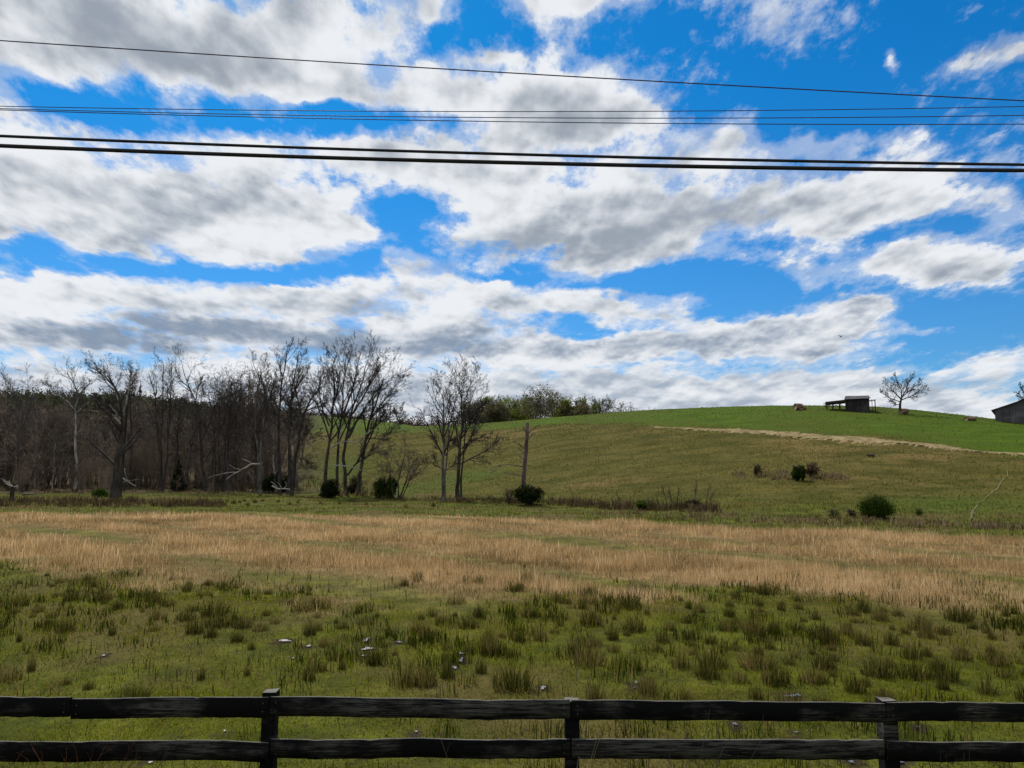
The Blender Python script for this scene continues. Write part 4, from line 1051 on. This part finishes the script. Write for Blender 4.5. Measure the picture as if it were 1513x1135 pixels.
sd = 900
for row in ROWS:
    for x0, y0, x1, y1, h0, h1 in row:
        sd += 1
        a, b = fpt(x0 + .6, y0), fpt(x1 - .6, y1)
        hh0 = a[2] - fpt(x0, y0 + h0)[2]; hh1 = b[2] - fpt(x1, y1 + h1)[2]
        worn = (x0, y0) in ((399, 1029.5), (844, 1092))
        V, q, caps = rail_mesh(a, b, hh0 * .97, hh1 * .97, .026, sd)
        rl = link('rail', np_mesh('rail', V, [q, caps], M['fence_worn' if worn else 'fence']), fence)
        if worn: rl['label'] = 'rail with grey worn paint'
        for e, sgn in ((a, 1), (b, -1)):                      # nail heads by the posts
            for f_ in (.3, .7):
                mb = MB(); cx = e[0] + sgn * .045; cz = e[2] - hh0 * f_; cy = e[1] - .003
                mb.box(cx - .004, cx + .004, cy - .004, cy, cz - .004, cz + .004)
                nl = mb.build('nail', M['nail'], rl)
for i, (px, ptop, w) in enumerate([(-492, 1020, .11), (-40, 1022, .11), (399, 1020, .11), (843, 1033.5, .11), (1308, 1033, .115), (1768, 1030, .11)]):
    c = fpt(px, ptop, .085); r = np.random.default_rng(950 + i)
    zb = -.3
    mb = MB(); n = 6; zs = np.linspace(zb, c[2], n)
    V = []
    for k, z in enumerate(zs):
        for sx, sy in ((-1, -1), (1, -1), (1, 1), (-1, 1)):
            e = w / 2 * (1 + .04 * r.standard_normal())
            V.append((c[0] + sx * e + .01 * k / n, c[1] + sy * e, z + (r.standard_normal() * .004 if k == n - 1 else 0)))
    fs = []
    for k in range(n - 1):
        for s in range(4): fs.append((k * 4 + s, k * 4 + (s + 1) % 4, (k + 1) * 4 + (s + 1) % 4, (k + 1) * 4 + s))
    fs.append(tuple(range((n - 1) * 4, n * 4)))
    mb.add(V, fs)
    mb.build('post', M['fence'], fence, bevel=.006)

# ------------------------------------------------------------------ overhead wires
def simple_mat(name, col, rough=.7, spec=.3):
    m, nt = new_mat(name); N = NT(nt)
    co = N.n('ShaderNodeTexCoord').outputs['Object']
    c = N.mix(N.noise(co, 3.0, 4), tuple(v * .75 for v in col), tuple(v * 1.25 for v in col))
    out_surf(N, N.n('ShaderNodeBsdfPrincipled', {'Base Color': c, 'Roughness': rough, 'Specular IOR Level': spec}))
    return m
M['cable'] = simple_mat('cable_black', (.008, .008, .009), .6)
M['wire'] = simple_mat('wire_dark', (.030, .016, .045), .5)
def wire(label, name, px_pts, D, rad, group, seed, twist=0.0):
    """wire hung past the camera: a parabola through three image points at depth D, carried on beyond the frame"""
    P = np.array([at(px, py, D) for px, py in px_pts])
    cf = np.polyfit(P[:, 0], P[:, 2], 2)
    x = np.linspace(-26, 26, 240)
    z = np.polyval(cf, x)
    V = np.stack([x, np.full_like(x, D), z], -1)
    c = V[120].copy()
    v, q = tubes((V - c)[None], np.full((1, 240), rad), 8)
    o = link(name, np_mesh(name, v, [q], M['cable' if rad > .009 else 'wire'], smooth=True), loc=c)
    tag(o, label, 'overhead wire', group)
WG = 'overhead wires strung across the sky'
wire('topmost thin overhead wire, steepest of all and far above the rest', 'power_wire', [(0, 60), (756, 108), (1513, 149)], 9.0, .0072, WG, 1)
wire('upper wire of the close set of three thin purplish wires', 'power_wire', [(0, 157), (756, 165), (1513, 157.5)], 10.5, .0058, WG, 2)
wire('middle wire of the close set of three thin purplish wires', 'power_wire', [(0, 160.5), (756, 174), (1513, 170.5)], 10.0, .0058, WG, 3)
wire('lower wire of the close set of three thin purplish wires', 'power_wire', [(0, 162.5), (756, 180), (1513, 183.5)], 9.5, .0058, WG, 4)
wire('upper of the two thick black cables, slightly the thinner', 'overhead_cable', [(0, 201), (756, 228), (1513, 243.5)], 7.0, .0145, WG, 5)
wire('lowest and thickest black overhead cable', 'overhead_cable', [(0, 215.5), (756, 240.5), (1513, 252)], 6.9, .0195, WG, 6)

# ------------------------------------------------------------------ old board shed on the hilltop
def board_mat(name, dark, light, axis='x', sc=5.0, metal=False):
    m, nt = new_mat(name); N = NT(nt)
    co = N.n('ShaderNodeTexCoord').outputs['Object']
    v = N.vm('MULTIPLY', co, (sc, sc, .35) if axis == 'x' else (.3, .3, sc))
    f = N.sstep(N.noise(v, 1.0, 5, .7), .3, .7)
    c = N.mix(f, dark, light)
    c = N.mix(N.m('MULTIPLY', N.sstep(N.noise(co, .55, 4, .6), .5, .65), .6), c, tuple(x * 1.5 for x in light))
    out_surf(N, N.n('ShaderNodeBsdfPrincipled', {'Base Color': c, 'Roughness': .5 if metal else .9, 'Specular IOR Level': .3 if metal else .1}))
    return m
M['old_board'] = board_mat('old_board', (.018, .015, .014), (.055, .047, .046))
M['grey_board'] = board_mat('grey_board', (.045, .045, .048), (.105, .10, .10), 'z', 6.0)
M['tin'] = board_mat('tin_roof', (.035, .035, .04), (.09, .09, .098), 'x', 3.0, False)
M['rust_tin'] = board_mat('rusty_tin', (.05, .03, .028), (.13, .08, .075), 'x', 3.0, True)
M['beam'] = board_mat('beam', (.018, .014, .014), (.05, .042, .04))
SD = float(gpt(1258, 607.5)[1]) - 0.5
SB = gcol(1256, SD); u = SD / F
shed = empty('open_shed', SB, 'old dark board shed with open lean to on the grassy hilltop', 'shed', None, -math.atan2(SB[0], SB[1]) * .93)
zg = EYE + SD * (HORIZON - 606.5) / F - SB[2]      # image row 606.5 in local height
def sx(px): return (px - 1256) * u
def sz(py): return zg + (606.5 - py) * u
X0, X1 = sx(1254.5), sx(1286)
mb = MB(); t = .08; y0, y1 = 0.0, 5.2
zt = sz(590.3)
mb.box(X0, X1, y0, y0 + t, -.6, zt); mb.box(X0, X0 + t, y0 + t, y1 - t, -.6, zt); mb.box(X1 - t, X1, y0 + t, y1 - t, -.6, zt)
for k in range(26):                                      # uneven vertical boards on the front
    x = X0 + .02 + (X1 - X0 - .04) * k / 26; r = random.random()
    mb.box(x, x + (X1 - X0) / 26 * (.80 + .15 * r), y0 - .025, y0 - .002, -.5 + .1 * r, zt - .04 - .12 * r)
mb.build('front_wall', M['old_board'], shed)
mb = MB(); mb.box(X0, X1, y1 - t, y1, -.6, zt); mb.build('back_wall', M['old_board'], shed)
mb = MB(); mb.hexa([(X1 - .5 - 1.0, y0 - .03, -.5), (X1 - .5, y0 - .03, -.5), (X1 - .5, y0 - .06, -.5), (X1 - 1.5, y0 - .06, -.5), (X1 - 1.5, y0 - .03, zt - .5), (X1 - .5, y0 - .03, zt - .5), (X1 - .5, y0 - .06, zt - .5), (X1 - 1.5, y0 - .06, zt - .5)])
mb.build('door', M['beam'], shed)
ym = (y0 + y1) / 2; zr = sz(583.8); xa, xb = sx(1252.5), sx(1287.6)
mb = MB()
mb.slab((xa, y0 - .55, sz(590.3)), (xb, y0 - .55, sz(590.0)), (xb - .1, ym, zr), (xa + .25, ym, zr + .05), .05)
mb.slab((xb, y1 + .45, sz(590.3)), (xa, y1 + .45, sz(590.3)), (xa + .25, ym, zr + .048), (xb - .1, ym, zr - .002), .05)
rf = mb.build('roof', M['tin'], shed)
mb = MB()
for xx in (X0 + .05, X1 - .05):                          # gable boards
    mb.add([(xx, y0 + .02, zt), (xx, y1 - .02, zt), (xx, ym, zr - .12), (xx + .04, y0 + .02, zt), (xx + .04, y1 - .02, zt), (xx + .04, ym, zr - .12)], [(0, 1, 2), (3, 5, 4), (0, 3, 4, 1), (1, 4, 5, 2), (2, 5, 3, 0)])
mb.build('gable', M['old_board'], shed)
mb = MB(); mb.slab((sx(1226), -.5, sz(593.4)), (X0 + .3, -.5, sz(590.9)), (X0 + .3, y1 + .3, sz(590.2)), (sx(1226), y1 + .3, sz(592.6)), .07)
mb.build('lean_to_roof', M['rust_tin'], shed)
mb = MB(); mb.bar((sx(1227), -.35, sz(594.6)), (X0, -.35, sz(592.2)), .12, .30); mb.bar((sx(1227), y1 + .1, sz(594.2)), (X0, y1 + .1, sz(591.8)), .12, .26)
mb.build('beam', M['beam'], shed)
for px in (1228, 1236.5, 1246):
    for yy in (-.35, y1 + .1):
        mb = MB(); x = sx(px); mb.bar((x, yy, -.6), (x + .03, yy, sz(594.4)), .17)
        for s in (-1, 1): mb.bar((x + s * .02, yy, sz(598.5)), (x + s * .55, yy, sz(595.2)), .09)
        mb.build('post', M['beam'], shed)
mb = MB(); mb.bar((X0 - .04, -.35, -.6), (X0 - .04, -.35, sz(593)), .18); mb.build('post', M['beam'], shed)
# light frame of poles on the far end
mb = MB()
mb.bar((X1, .1, sz(592.6)), (sx(1295), .1, sz(592.2)), .10)
mb.bar((X1, 2.4, sz(592.4)), (sx(1295), 2.4, sz(592.0)), .10)
mb.bar((sx(1294.5), .1, sz(592.2)), (sx(1294.5), 2.4, sz(592.1)), .09)
for px, yy in ((1289.5, .1), (1293.8, .1), (1294.5, 2.4)): mb.bar((sx(px), yy, -.9), (sx(px), yy, sz(592.2)), .09)
mb.build('side_frame', M['beam'], shed)

# ------------------------------------------------------------------ big grey barn cut by the frame
BD = float(gpt(1480, 622.5)[1]); BB = gcol(1469, BD); BB[0] = at(1469.5, 622, BD)[0]; u = BD / F
barn = empty('grey_barn', BB, 'weathered grey board barn with shallow tin roof on the hill shoulder', 'barn', None, -math.atan2(BB[0], BB[1]) * 1.06)
zb = EYE + BD * (HORIZON - 622) / F - BB[2]
def bz(py): return zb + (622 - py) * u
def bx(px): return (px - 1469.5) * u
W = 13.0; ze = bz(606.5); zr = ze + W / 2 * .42; Ld = 15.0
x0, x1 = bx(1470.5), bx(1470.5) + W; xm = (x0 + x1) / 2
mb = MB()
nb = 12
prof = [(x0, ze), (x0 + W * .25, ze + W * .25 * .36), (xm, zr), (x1 - W * .25, ze + W * .25 * .36), (x1, ze)]
front = [(x0, -1.2)] + prof + [(x1, -1.2)]
V = [(x, 0, z) for x, z in front] + [(x, .12, z) for x, z in front]; n = len(front)
mb.add(V, [tuple(range(n)), tuple(range(2 * n - 1, n - 1, -1))] + [(i, i + n, (i + 1) % n + n, (i + 1) % n) for i in range(n)])
mb.build('gable_wall', M['grey_board'], barn)
mb = MB(); mb.box(x0, x0 + .12, .12, Ld, -1.2, ze - .02); mb.build('side_wall', M['grey_board'], barn)
mb = MB(); mb.box(x1 - .12, x1, .12, Ld, -2.2, ze - .02); mb.build('side_wall', M['grey_board'], barn)
mb = MB(); mb.box(x0 + .12, x1 - .12, Ld - .12, Ld, -1.2, ze - .02); mb.build('back_wall', M['grey_board'], barn)
mb = MB(); o = .13
pr = [(x0 - .5, ze - .12)] + prof[1:4] + [(x1 + .5, ze - .12)]
for (ax, az_), (bx_, bz_) in zip(pr[:-1], pr[1:]):
    mb.slab((ax, -.45, az_ + o), (bx_, -.45, bz_ + o), (bx_, Ld + .3, bz_ + o), (ax, Ld + .3, az_ + o), .10)
mb.build('roof', M['tin'], barn)
mb = MB(); mb.box(xm - 2, xm + 2, -.06, -.004, -1.0, 2.9); mb.build('door', M['old_board'], barn)
for k in range(3):
    mb = MB(); xx = x0 + 1.2 + k * .9; mb.box(xx, xx + .05, -.03, -.003, -.3, ze + .1); mb.build('batten', M['beam'], barn)
# pale trough and boards lying at the barn's foot
M['pale'] = simple_mat('pale_tub', (.55, .55, .52), .6)
tb = empty('feed_trough', gpt(1486, 622), 'small whitish trough lying at the foot of the grey barn', 'trough')
mb = MB(); Lh = .9
mb.hexa([(-Lh, -.2, 0), (Lh, -.2, 0), (Lh, .2, 0), (-Lh, .2, 0), (-Lh - .1, -.3, .32), (Lh + .1, -.3, .32), (Lh + .1, .3, .32), (-Lh - .1, .3, .32)])
mb.build('tub', M['pale'], tb, bevel=.03)
mb = MB(); mb.box(-Lh, Lh, -.22, .22, .323, .36); mb.build('rim', M['pale'], tb)

# ------------------------------------------------------------------ hay bales
def hay_mat():
    m, nt = new_mat('hay'); N = NT(nt)
    co = N.n('ShaderNodeTexCoord').outputs['Object']
    f = N.noise(N.vm('MULTIPLY', co, (2, 6, 6)), 2.0, 6, .7)
    c = N.mix(N.sstep(f, .3, .7), (.10, .062, .042), (.32, .22, .15))
    b = N.n('ShaderNodeBump', {'Height': f, 'Strength': .9, 'Distance': .08})
    out_surf(N, N.n('ShaderNodeBsdfPrincipled', {'Base Color': c, 'Roughness': 1.0, 'Specular IOR Level': 0.0, 'Normal': b.outputs[0]}))
    return m
M['hay'] = hay_mat()
def bale(name, label, px, by, w, h, rz, seed, sag=.12, cat='hay bale'):
    D = float(gpt(px, by + .6)[1]); c = gcol(px, D); u = D / F
    root = empty(name, c, label, cat, 'hay bales on the hill', rz)
    r = np.random.default_rng(seed); R = h * u / 2 * 1.06; L = w * u * .92
    nr, ns = 28, 9; V = []
    for i in range(ns):
        e = 1 - .07 * (abs(i - (ns - 1) / 2) / ((ns - 1) / 2)) ** 4
        for k in range(nr):
            a = k / nr * 2 * pi; q = R * e * (1 + .03 * r.standard_normal() + .025 * np.sin(3 * a + seed))
            z = R * .94 + np.cos(a) * q; z = max(z, -.04) ; z = z * (1 - sag * .3)
            V.append(((i / (ns - 1) - .5) * L, np.sin(a) * q * (1 + sag), z))
    i = np.arange(ns * nr).reshape(ns, nr); j = np.roll(i, -1, axis=1)
    q = np.stack([i[:-1], j[:-1], j[1:], i[1:]], -1).reshape(-1, 4)
    link('hay', np_mesh('hay', np.array(V), [q, np.array([list(range(nr)), list(range(ns * nr - 1, (ns - 1) * nr - 1, -1))])], M['hay'], smooth=False), root)
    n = 900; a = r.random(n) * 2 * pi; x = (r.random(n) - .5) * L
    P = np.stack([x, np.sin(a) * R * (1 + sag), R * .94 + np.cos(a) * R], -1); P[:, 2] = np.maximum(P[:, 2] * (1 - sag * .3), 0)
    d = r.standard_normal((n, 3)); d /= np.linalg.norm(d, axis=1)[:, None]; s = np.cross(d, r.standard_normal((n, 3))); s /= np.linalg.norm(s, axis=1)[:, None]
    V = np.stack([P - s * .02, P + s * .02, P + d * .16], 1).reshape(-1, 3)
    link('straw', np_mesh('straw', V, [np.arange(n * 3).reshape(n, 3)], M['hay']), root)
    return root
bale('hay_bale', 'round brown hay bale standing on the crest beside the open shed', 1183, 605.2, 11.5, 9.6, .12, 1)
bale('hay_bale', 'low slumped heap of hay leaning on the round bale on the crest', 1189.5, 605.3, 6, 6, .5, 4, .5, 'hay heap')
bale('hay_bale', 'round hay bale sunk in grass under the lone hilltop tree', 1340, 611.3, 10.5, 8, .2, 2, .25)
bale('hay_bale', 'flattened hay heap on the skyline between the lone tree and the grey barn', 1438, 621.5, 16, 6, .1, 3, .5, 'hay heap')
# thin weeds and poles by the shed
def stalks(name, label, cat, base, n, h, spread, rad, mat, seed, group=None, bend=.25, sides=3, heads=None, lean=0.0, k=7):
    g = Grower(seed); root = empty(name, base, label, cat, group); S = []
    for i in range(n):
        a = g.r.random() * 6.28; l = h * (.15 + bend * g.r.random()); b0 = (g.r.random(2) - .5) * spread; hh = h * (.65 + .4 * g.r.random())
        S.append(g.path([(b0[0], b0[1], -.05), (b0[0] + cos(a) * l * .3 + lean * hh * .35, b0[1] + sin(a) * l * .3, hh * .55), (b0[0] + cos(a) * l + lean * hh, b0[1] + sin(a) * l, hh)], k, .05))
    P = np.stack(S); R = np.tile(np.linspace(rad, rad * .35, k)[None], (n, 1))
    v, q = tubes(P, R, sides); link('stem', np_mesh('stem', v, [q], M[mat]), root)
    if heads:
        Q, RR, _ = g.children(P, R, heads, .45, 1.0, (15, 55), .16, 3, .2, .03, rmin=rad * .35)
        v, q = tubes(Q, RR, 3); link('twigs', np_mesh('twigs', v, [q], M[mat]), root)
    return root
cst = gcol(1299, SD + 1)
stalks('dry_weed', 'dry weeds standing on the crest between the shed and the lone tree', 'weeds', cst, 14, 1.5, 3.4, .022, 'brush', 5, None, .3, 3, 3)

# ------------------------------------------------------------------ bird
P = at(1242, 497, 95.0)
bm = MB()
bd = 0.0
ring = []
Vb = []; prof = [(-.24, .015), (-.14, .05), (-.02, .075), (.10, .055), (.16, .04), (.20, .012)]
for x, r in prof:
    for k in range(8):
        a = k / 8 * 2 * pi; Vb.append((x, cos(a) * r, sin(a) * r))
Fb = []
for i in range(len(prof) - 1):
    for k in range(8): Fb.append((i * 8 + k, i * 8 + (k + 1) % 8, (i + 1) * 8 + (k + 1) % 8, (i + 1) * 8 + k))
Fb += [tuple(range(8)), tuple(range(47, 39, -1))]
for s in (1, -1):          # wings rise from the shoulders and bend at the wrist; tail fan
    n = len(Vb)
    Vb += [(.08, s * .05, .03), (-.10, s * .05, .02), (-.09, s * .30, .10), (.10, s * .28, .12), (-.14, s * .58, .07), (-.02, s * .60, .08), (.0, s * .29, .095), (-.01, s * .05, .0)]
    Fb += [(n, n + 3, n + 2, n + 1), (n + 3, n + 5, n + 4, n + 2), (n, n + 7, n + 6, n + 3), (n + 7, n + 1, n + 2, n + 6), (n + 3, n + 6, n + 5), (n + 6, n + 2, n + 4, n + 5)]
n = len(Vb); Vb += [(-.20, .02, .01), (-.20, -.02, .01), (-.38, -.07, 0), (-.38, .07, 0), (-.20, 0, -.015)]; Fb += [(n, n + 1, n + 2, n + 3), (n + 4, n, n + 3), (n + 4, n + 2, n + 1), (n + 4, n + 3, n + 2)]
bm.add(Vb, Fb)
M['feather'] = simple_mat('dark_feather', (.02, .018, .018), .8, .1)
o = bm.build('bird', M['feather'], loc=P); o.rotation_euler = (.2, .1, .5)
tag(o, 'tiny dark bird gliding in front of the clouds above the shed', 'bird')

# ------------------------------------------------------------------ rush tussocks in the wet meadow
def tussock_mesh(seed, n, brown=0.0):
    g = np.random.default_rng(seed)
    a = g.random(n) * 2 * pi; rr_ = g.random(n) ** .6
    x, y = np.cos(a) * rr_ * .32, np.sin(a) * rr_ * .30
    h = (1.05 - .40 * rr_) * (.25 + .75 * g.random(n) ** 1.3); w = .009 + .009 * g.random(n)
    la = a + g.standard_normal(n) * .7; lean = np.clip(.05 + .45 * rr_ * g.random(n) + .06 * g.standard_normal(n), 0, .7)
    yaw = g.random(n) * 2 * pi
    b = np.stack([x, y, np.full(n, -.04)], -1); s = np.stack([np.cos(yaw) * w / 2, np.sin(yaw) * w / 2, np.zeros(n)], -1)
    tip = b + np.stack([np.cos(la) * lean * h, np.sin(la) * lean * h, h * np.sqrt(1 - lean ** 2)], -1)
    mid = b * .45 + tip * .55 + np.stack([-np.cos(la) * lean * h * .22, -np.sin(la) * lean * h * .22, h * .05], -1)
    V = np.stack([b - s, b + s, mid + s * .8, mid - s * .8, tip], 1).reshape(-1, 3)
    k = np.arange(n)[:, None] * 5
    t = np.clip(.42 + .24 * g.standard_normal(n) + brown, 0, 1); t = np.where(g.random(n) < .18 + brown * .8, .75 + .25 * g.random(n), t)
    return np_mesh('rush_tussock', V, [k + np.array([[0, 1, 2, 3]]), k + np.array([[3, 2, 4]])], M['rush'], {'tint': np.repeat(t, 5)})
TM = [tussock_mesh(700 + i, 280 if i < 6 else 170, 0.0 if i % 3 else .22) for i in range(9)]
TG = 'rush tussocks in the wet meadow'
BIG = [  # px, base row, height rows, width factor, label
 (46, 991, 31, .55, 'lone narrow rush clump on plain green grass by the end of the meadow'), (28, 948, 20, .6, 'small rush clump upslope of the lone narrow one'), (297, 1004, 22, .8, 'short rush clump in open grass above the overlapping board joint'),
 (365, 998, 24, .6, 'slim rush clump just above the first tall fence post'), (287, 935, 30, 1.1, 'rounded dark rush clump in the dense patch behind open grass'), (456, 1004, 25, 1.0, 'straw mixed rush clump right behind the first tall post'),
 (479, 955, 22, 1.0, 'rush clump next to the wide puddle at the meadow centre'), (575, 938, 20, .9, 'brown rush clump just above the bright puddles'), (598, 1011, 46, 1.5, 'broad tall rush clump in the largest central thicket'),
 (628, 1012, 38, 1.3, 'rush clump at the outer flank of the largest central thicket'), (661, 1001, 38, .8, 'brownish rush clump beside the three speck puddle'), (711, 994, 28, .9, 'rush clump closely below the three speck puddle'),
 (724, 966, 42, 1.0, 'tall upright rush clump behind the three speck puddle'), (757, 1018, 48, 1.6, 'wide dark rush clump nearest the middle fence post'), (767, 948, 22, 1.2, 'dark rush clump between two taller ones in mid meadow'),
 (869, 981, 46, 1.6, 'broadest green rush clump with a stray tall stalk beside it'), (849, 968, 46, .7, 'tall thin rush stand at the flank of the broadest clump'), (1007, 987, 37, 1.1, 'tall rush clump above the long empty rail span'),
 (957, 1026, 36, 1.1, 'rush clump just above the rail near a thin puddle'), (1044, 1001, 38, 1.3, 'spreading dark rush clump between the thin puddle and the black one'), (1146, 1011, 42, 1.3, 'nearly black rush clump next to the puddle behind the rail'),
 (1203, 1008, 32, 1.6, 'wide rush clump adjoining the nearly black one'), (1264, 1022, 31, 1.3, 'dark rush clump close to the last tall fence post'), (1393, 1018, 27, .9, 'compact rush clump beyond the last tall fence post'),
 (1420, 975, 34, 1.2, 'darkest rush clump beyond the last post, further from the fence'), (1349, 974, 37, 1.2, 'rush clump feathering into bright grass above the last post'), (1457, 1024, 30, 1.4, 'straw coloured rush clump near the end of the last rail'),
 (1115, 937, 38, 1.3, 'dark upright rush clump below the tan grass edge'), (1146, 937, 30, 1.0, 'rush clump touching the dark upright one below the tan grass'), (1217, 943, 34, 1.6, 'large brownish rush clump in the far dense patch'),
 (1370, 943, 27, 1.3, 'dark green rush clump at the end of the far dense patch'), (1017, 899, 15, 1.0, 'small black rush clump at the very edge of the tan grass'), (1078, 911, 22, 1.2, 'rush clump just inside the green below the tan grass'),
 (1095, 1008, 26, 1.3, 'low rush clump filling the gap beside the nearly black one'), (940, 990, 30, .8, 'thin rush clump above the thin puddle'), (1180, 900, 16, 1.2, 'low rush clump on the tan grass border'),
]
tuss = []
def place_tussock(i, px, by, hp, wf, label):
    c = gpt(px, by); D = c[1]; H = hp / F * D * .98
    o = bpy.data.objects.new('rush_tussock', TM[i % 9]); COL.objects.link(o)
    o.location = [float(v) for v in c]; o.rotation_euler = (0, 0, (i * 2.4) % 6.28)
    s = H / .85; o.scale = (s * wf, s * wf, s)
    tag(o, label, 'rush clump', TG)
    tuss.append((c[0], c[1]))
for i, b in enumerate(BIG): place_tussock(i, *b)
r = np.random.default_rng(77)
L1 = 'small dark rush clump among others in the dense rushy belt below the tan grass'
L2 = 'ragged little rush clump in the open wet grass near the fence'
n = 0; tries = 0
while n < 245 and tries < 9000:
    tries += 1
    px = -60 + 1640 * r.random(); py = 850 + 200 * r.random()
    c = gpt(px, py); tm = float(tan_mask(c[0], c[1])); cl = float(fnoise(c[0], c[1], 3.0, 61))
    belt = math.exp(-((py - (905 + .035 * (px - 756))) / 48) ** 2)
    openg = math.exp(-((px - 200) / 260) ** 2 - ((py - 985) / 45) ** 2)
    if r.random() > (.15 + 1.0 * belt + .25 * (px > 450)) * (cl > .42) * (1 - .8 * tm) * (1 - .93 * openg): continue
    if any((c[0] - a) ** 2 + (c[1] - b) ** 2 < .14 for a, b in tuss): continue
    far = c[1] > 12.2
    place_tussock(n * 7 + 3, px, py, (.13 + .30 * r.random() ** 1.5) * F / c[1], .8 + 1.3 * r.random(), L1 if far else L2); n += 1
print('tussocks', len(tuss))

# ------------------------------------------------------------------ dead stalks by the fence, weeds along the field edges
FW = 'dead weeds along the fence'
def fground(px, d): 
    x = at(px, 1050, FD + d)[0]; return np.array([x, FD + d, float(height(x, FD + d))])
M['straw'] = bark_mat('straw', (.16, .12, .07), (.36, .28, .17), 4)
stalks('dead_weed', 'pale dead stalks rising in front of the middle fence post', 'weeds', fground(836, -.12), 6, 1.48, .18, .0050, 'straw', 11, FW, .12, 3, None, .03)
M['red_straw'] = bark_mat('red_straw', (.10, .035, .015), (.22, .085, .04), 4)
stalks('dead_weed', 'tangled thin dead weed in front of the long rail beyond the middle post', 'weeds', fground(1022, -.14), 14, 1.32, .3, .0036, 'twig_grey', 12, FW, .22, 3, 4, .12)
stalks('dead_weed', 'curled rusty red dead grass hanging over the lower rail', 'weeds', fground(118, -.13), 30, 1.15, .26, .0042, 'red_straw', 13, FW, .35, 3, 3, .10)
stalks('dead_weed', 'faint grey dead stem slanting across the lower rail near the first tall post', 'weeds', fground(176, -.12), 4, 1.16, .12, .0030, 'twig_grey', 14, FW, .18, 3, 2, .30)
stalks('dead_weed', 'thin brown dead stems across the lower rail before the middle post', 'weeds', fground(674, -.12), 5, 1.15, .12, .0030, 'straw', 15, FW, .15, 3, 2, .05)
stalks('dead_weed', 'few grey dead stems over the lower rail beyond the last tall post', 'weeds', fground(1400, -.12), 5, 1.12, .2, .0030, 'twig_grey', 16, FW, .25, 3, 2, .2)
c = gpt(850, 1005); stalks('tall_stalk', 'single tall pale stalk standing out of the meadow behind the middle post', 'stalk', c, 2, .75, .06, .006, 'straw', 17, None, .08, 3, None, -.02)

P_ = []
def weeds_px(n, px0, px1, rows, hh, ww, t0, t1, seed, dens=.5, hv=.6):
    r = np.random.default_rng(seed)
    px = px0 + (px1 - px0) * r.random(n); a = np.interp(px, rows[0], rows[1]); b = np.interp(px, rows[0], rows[2])
    py = a + (b - a) * r.random(n)
    out = []
    for s in range(0, n, 1):
        if r.random() > dens and vnoise(px[s] / 9, py[s] / 3, 1.0, seed) < .5: continue
        c = gpt(px[s], py[s], 25.0)
        if c is not None: out.append(c)
    C = np.array(out); k = len(C); m_ = 7
    x = np.repeat(C[:, 0], m_) + r.standard_normal(k * m_) * .18; y = np.repeat(C[:, 1], m_) + r.standard_normal(k * m_) * .18
    hgt = hh * (1 - hv + hv * 1.6 * r.random(k)); tt = t0 + (t1 - t0) * r.random(k)
    P_.append(blades(x, y, np.repeat(hgt, m_) * (.6 + .6 * r.random(k * m_)), ww * (.6 + .8 * r.random(k * m_)), .05 + .5 * r.random(k * m_), np.clip(np.repeat(tt, m_) + .12 * r.standard_normal(k * m_), 0, 1), True, bend=.2))
weeds_px(900, -150, 330, ([-150, 0, 200, 330], [737, 738, 740, 744], [748, 749, 750, 750]), .55, .05, 0.0, .6, 1)
weeds_px(420, 800, 1060, ([800, 900, 1060], [738, 746, 752], [746, 754, 758]), .65, .05, 0.0, .65, 2)
weeds_px(300, 560, 800, ([560, 700, 800], [735, 738, 738], [741, 744, 746]), .4, .05, .1, .7, 3, .2)
weeds_px(500, 880, 1513, ([880, 1060, 1513], [755, 760, 776], [764, 772, 785]), .35, .04, .3, 1.0, 4, .25)
weeds_px(220, 1085, 1250, ([1085, 1250], [694, 703], [708, 712]), .42, .07, .6, 1.0, 5, .35)
weeds_px(260, 400, 560, ([400, 560], [700, 715], [726, 738]), .8, .06, .1, .8, 6, .4)
weeds_px(400, -100, 420, ([-100, 420], [716, 716], [728, 728]), .9, .07, 0.0, .6, 7, .4)
stuff('field_weeds', P_, M['weed'], 'brown and straw coloured weeds along the field margins', 'weeds')
# small dark rush tufts dotted over the green pasture strip
rr = np.random.default_rng(8)
TS = 'small dark tufts dotted over the green pasture'
for i, (px, py) in enumerate([(336, 742), (345, 744), (354, 743), (361, 741), (377, 743), (388, 741), (411, 742), (428, 746), (440, 743), (474, 744), (502, 745), (541, 746), (600, 750), (278, 742), (292, 745), (306, 741), (318, 744), (366, 747), (520, 742), (640, 748)]):
    c = gpt(px, py); o = bpy.data.objects.new('rush_tuft', TM[i % 6]); COL.objects.link(o); s = .34 + .25 * rr.random()
    o.location = [float(v) for v in c]; o.rotation_euler = (0, 0, i); o.scale = (s * 1.2, s * 1.2, s)
    tag(o, 'small dark rush tuft on the green pasture strip in front of the trees', 'grass tuft', TS)
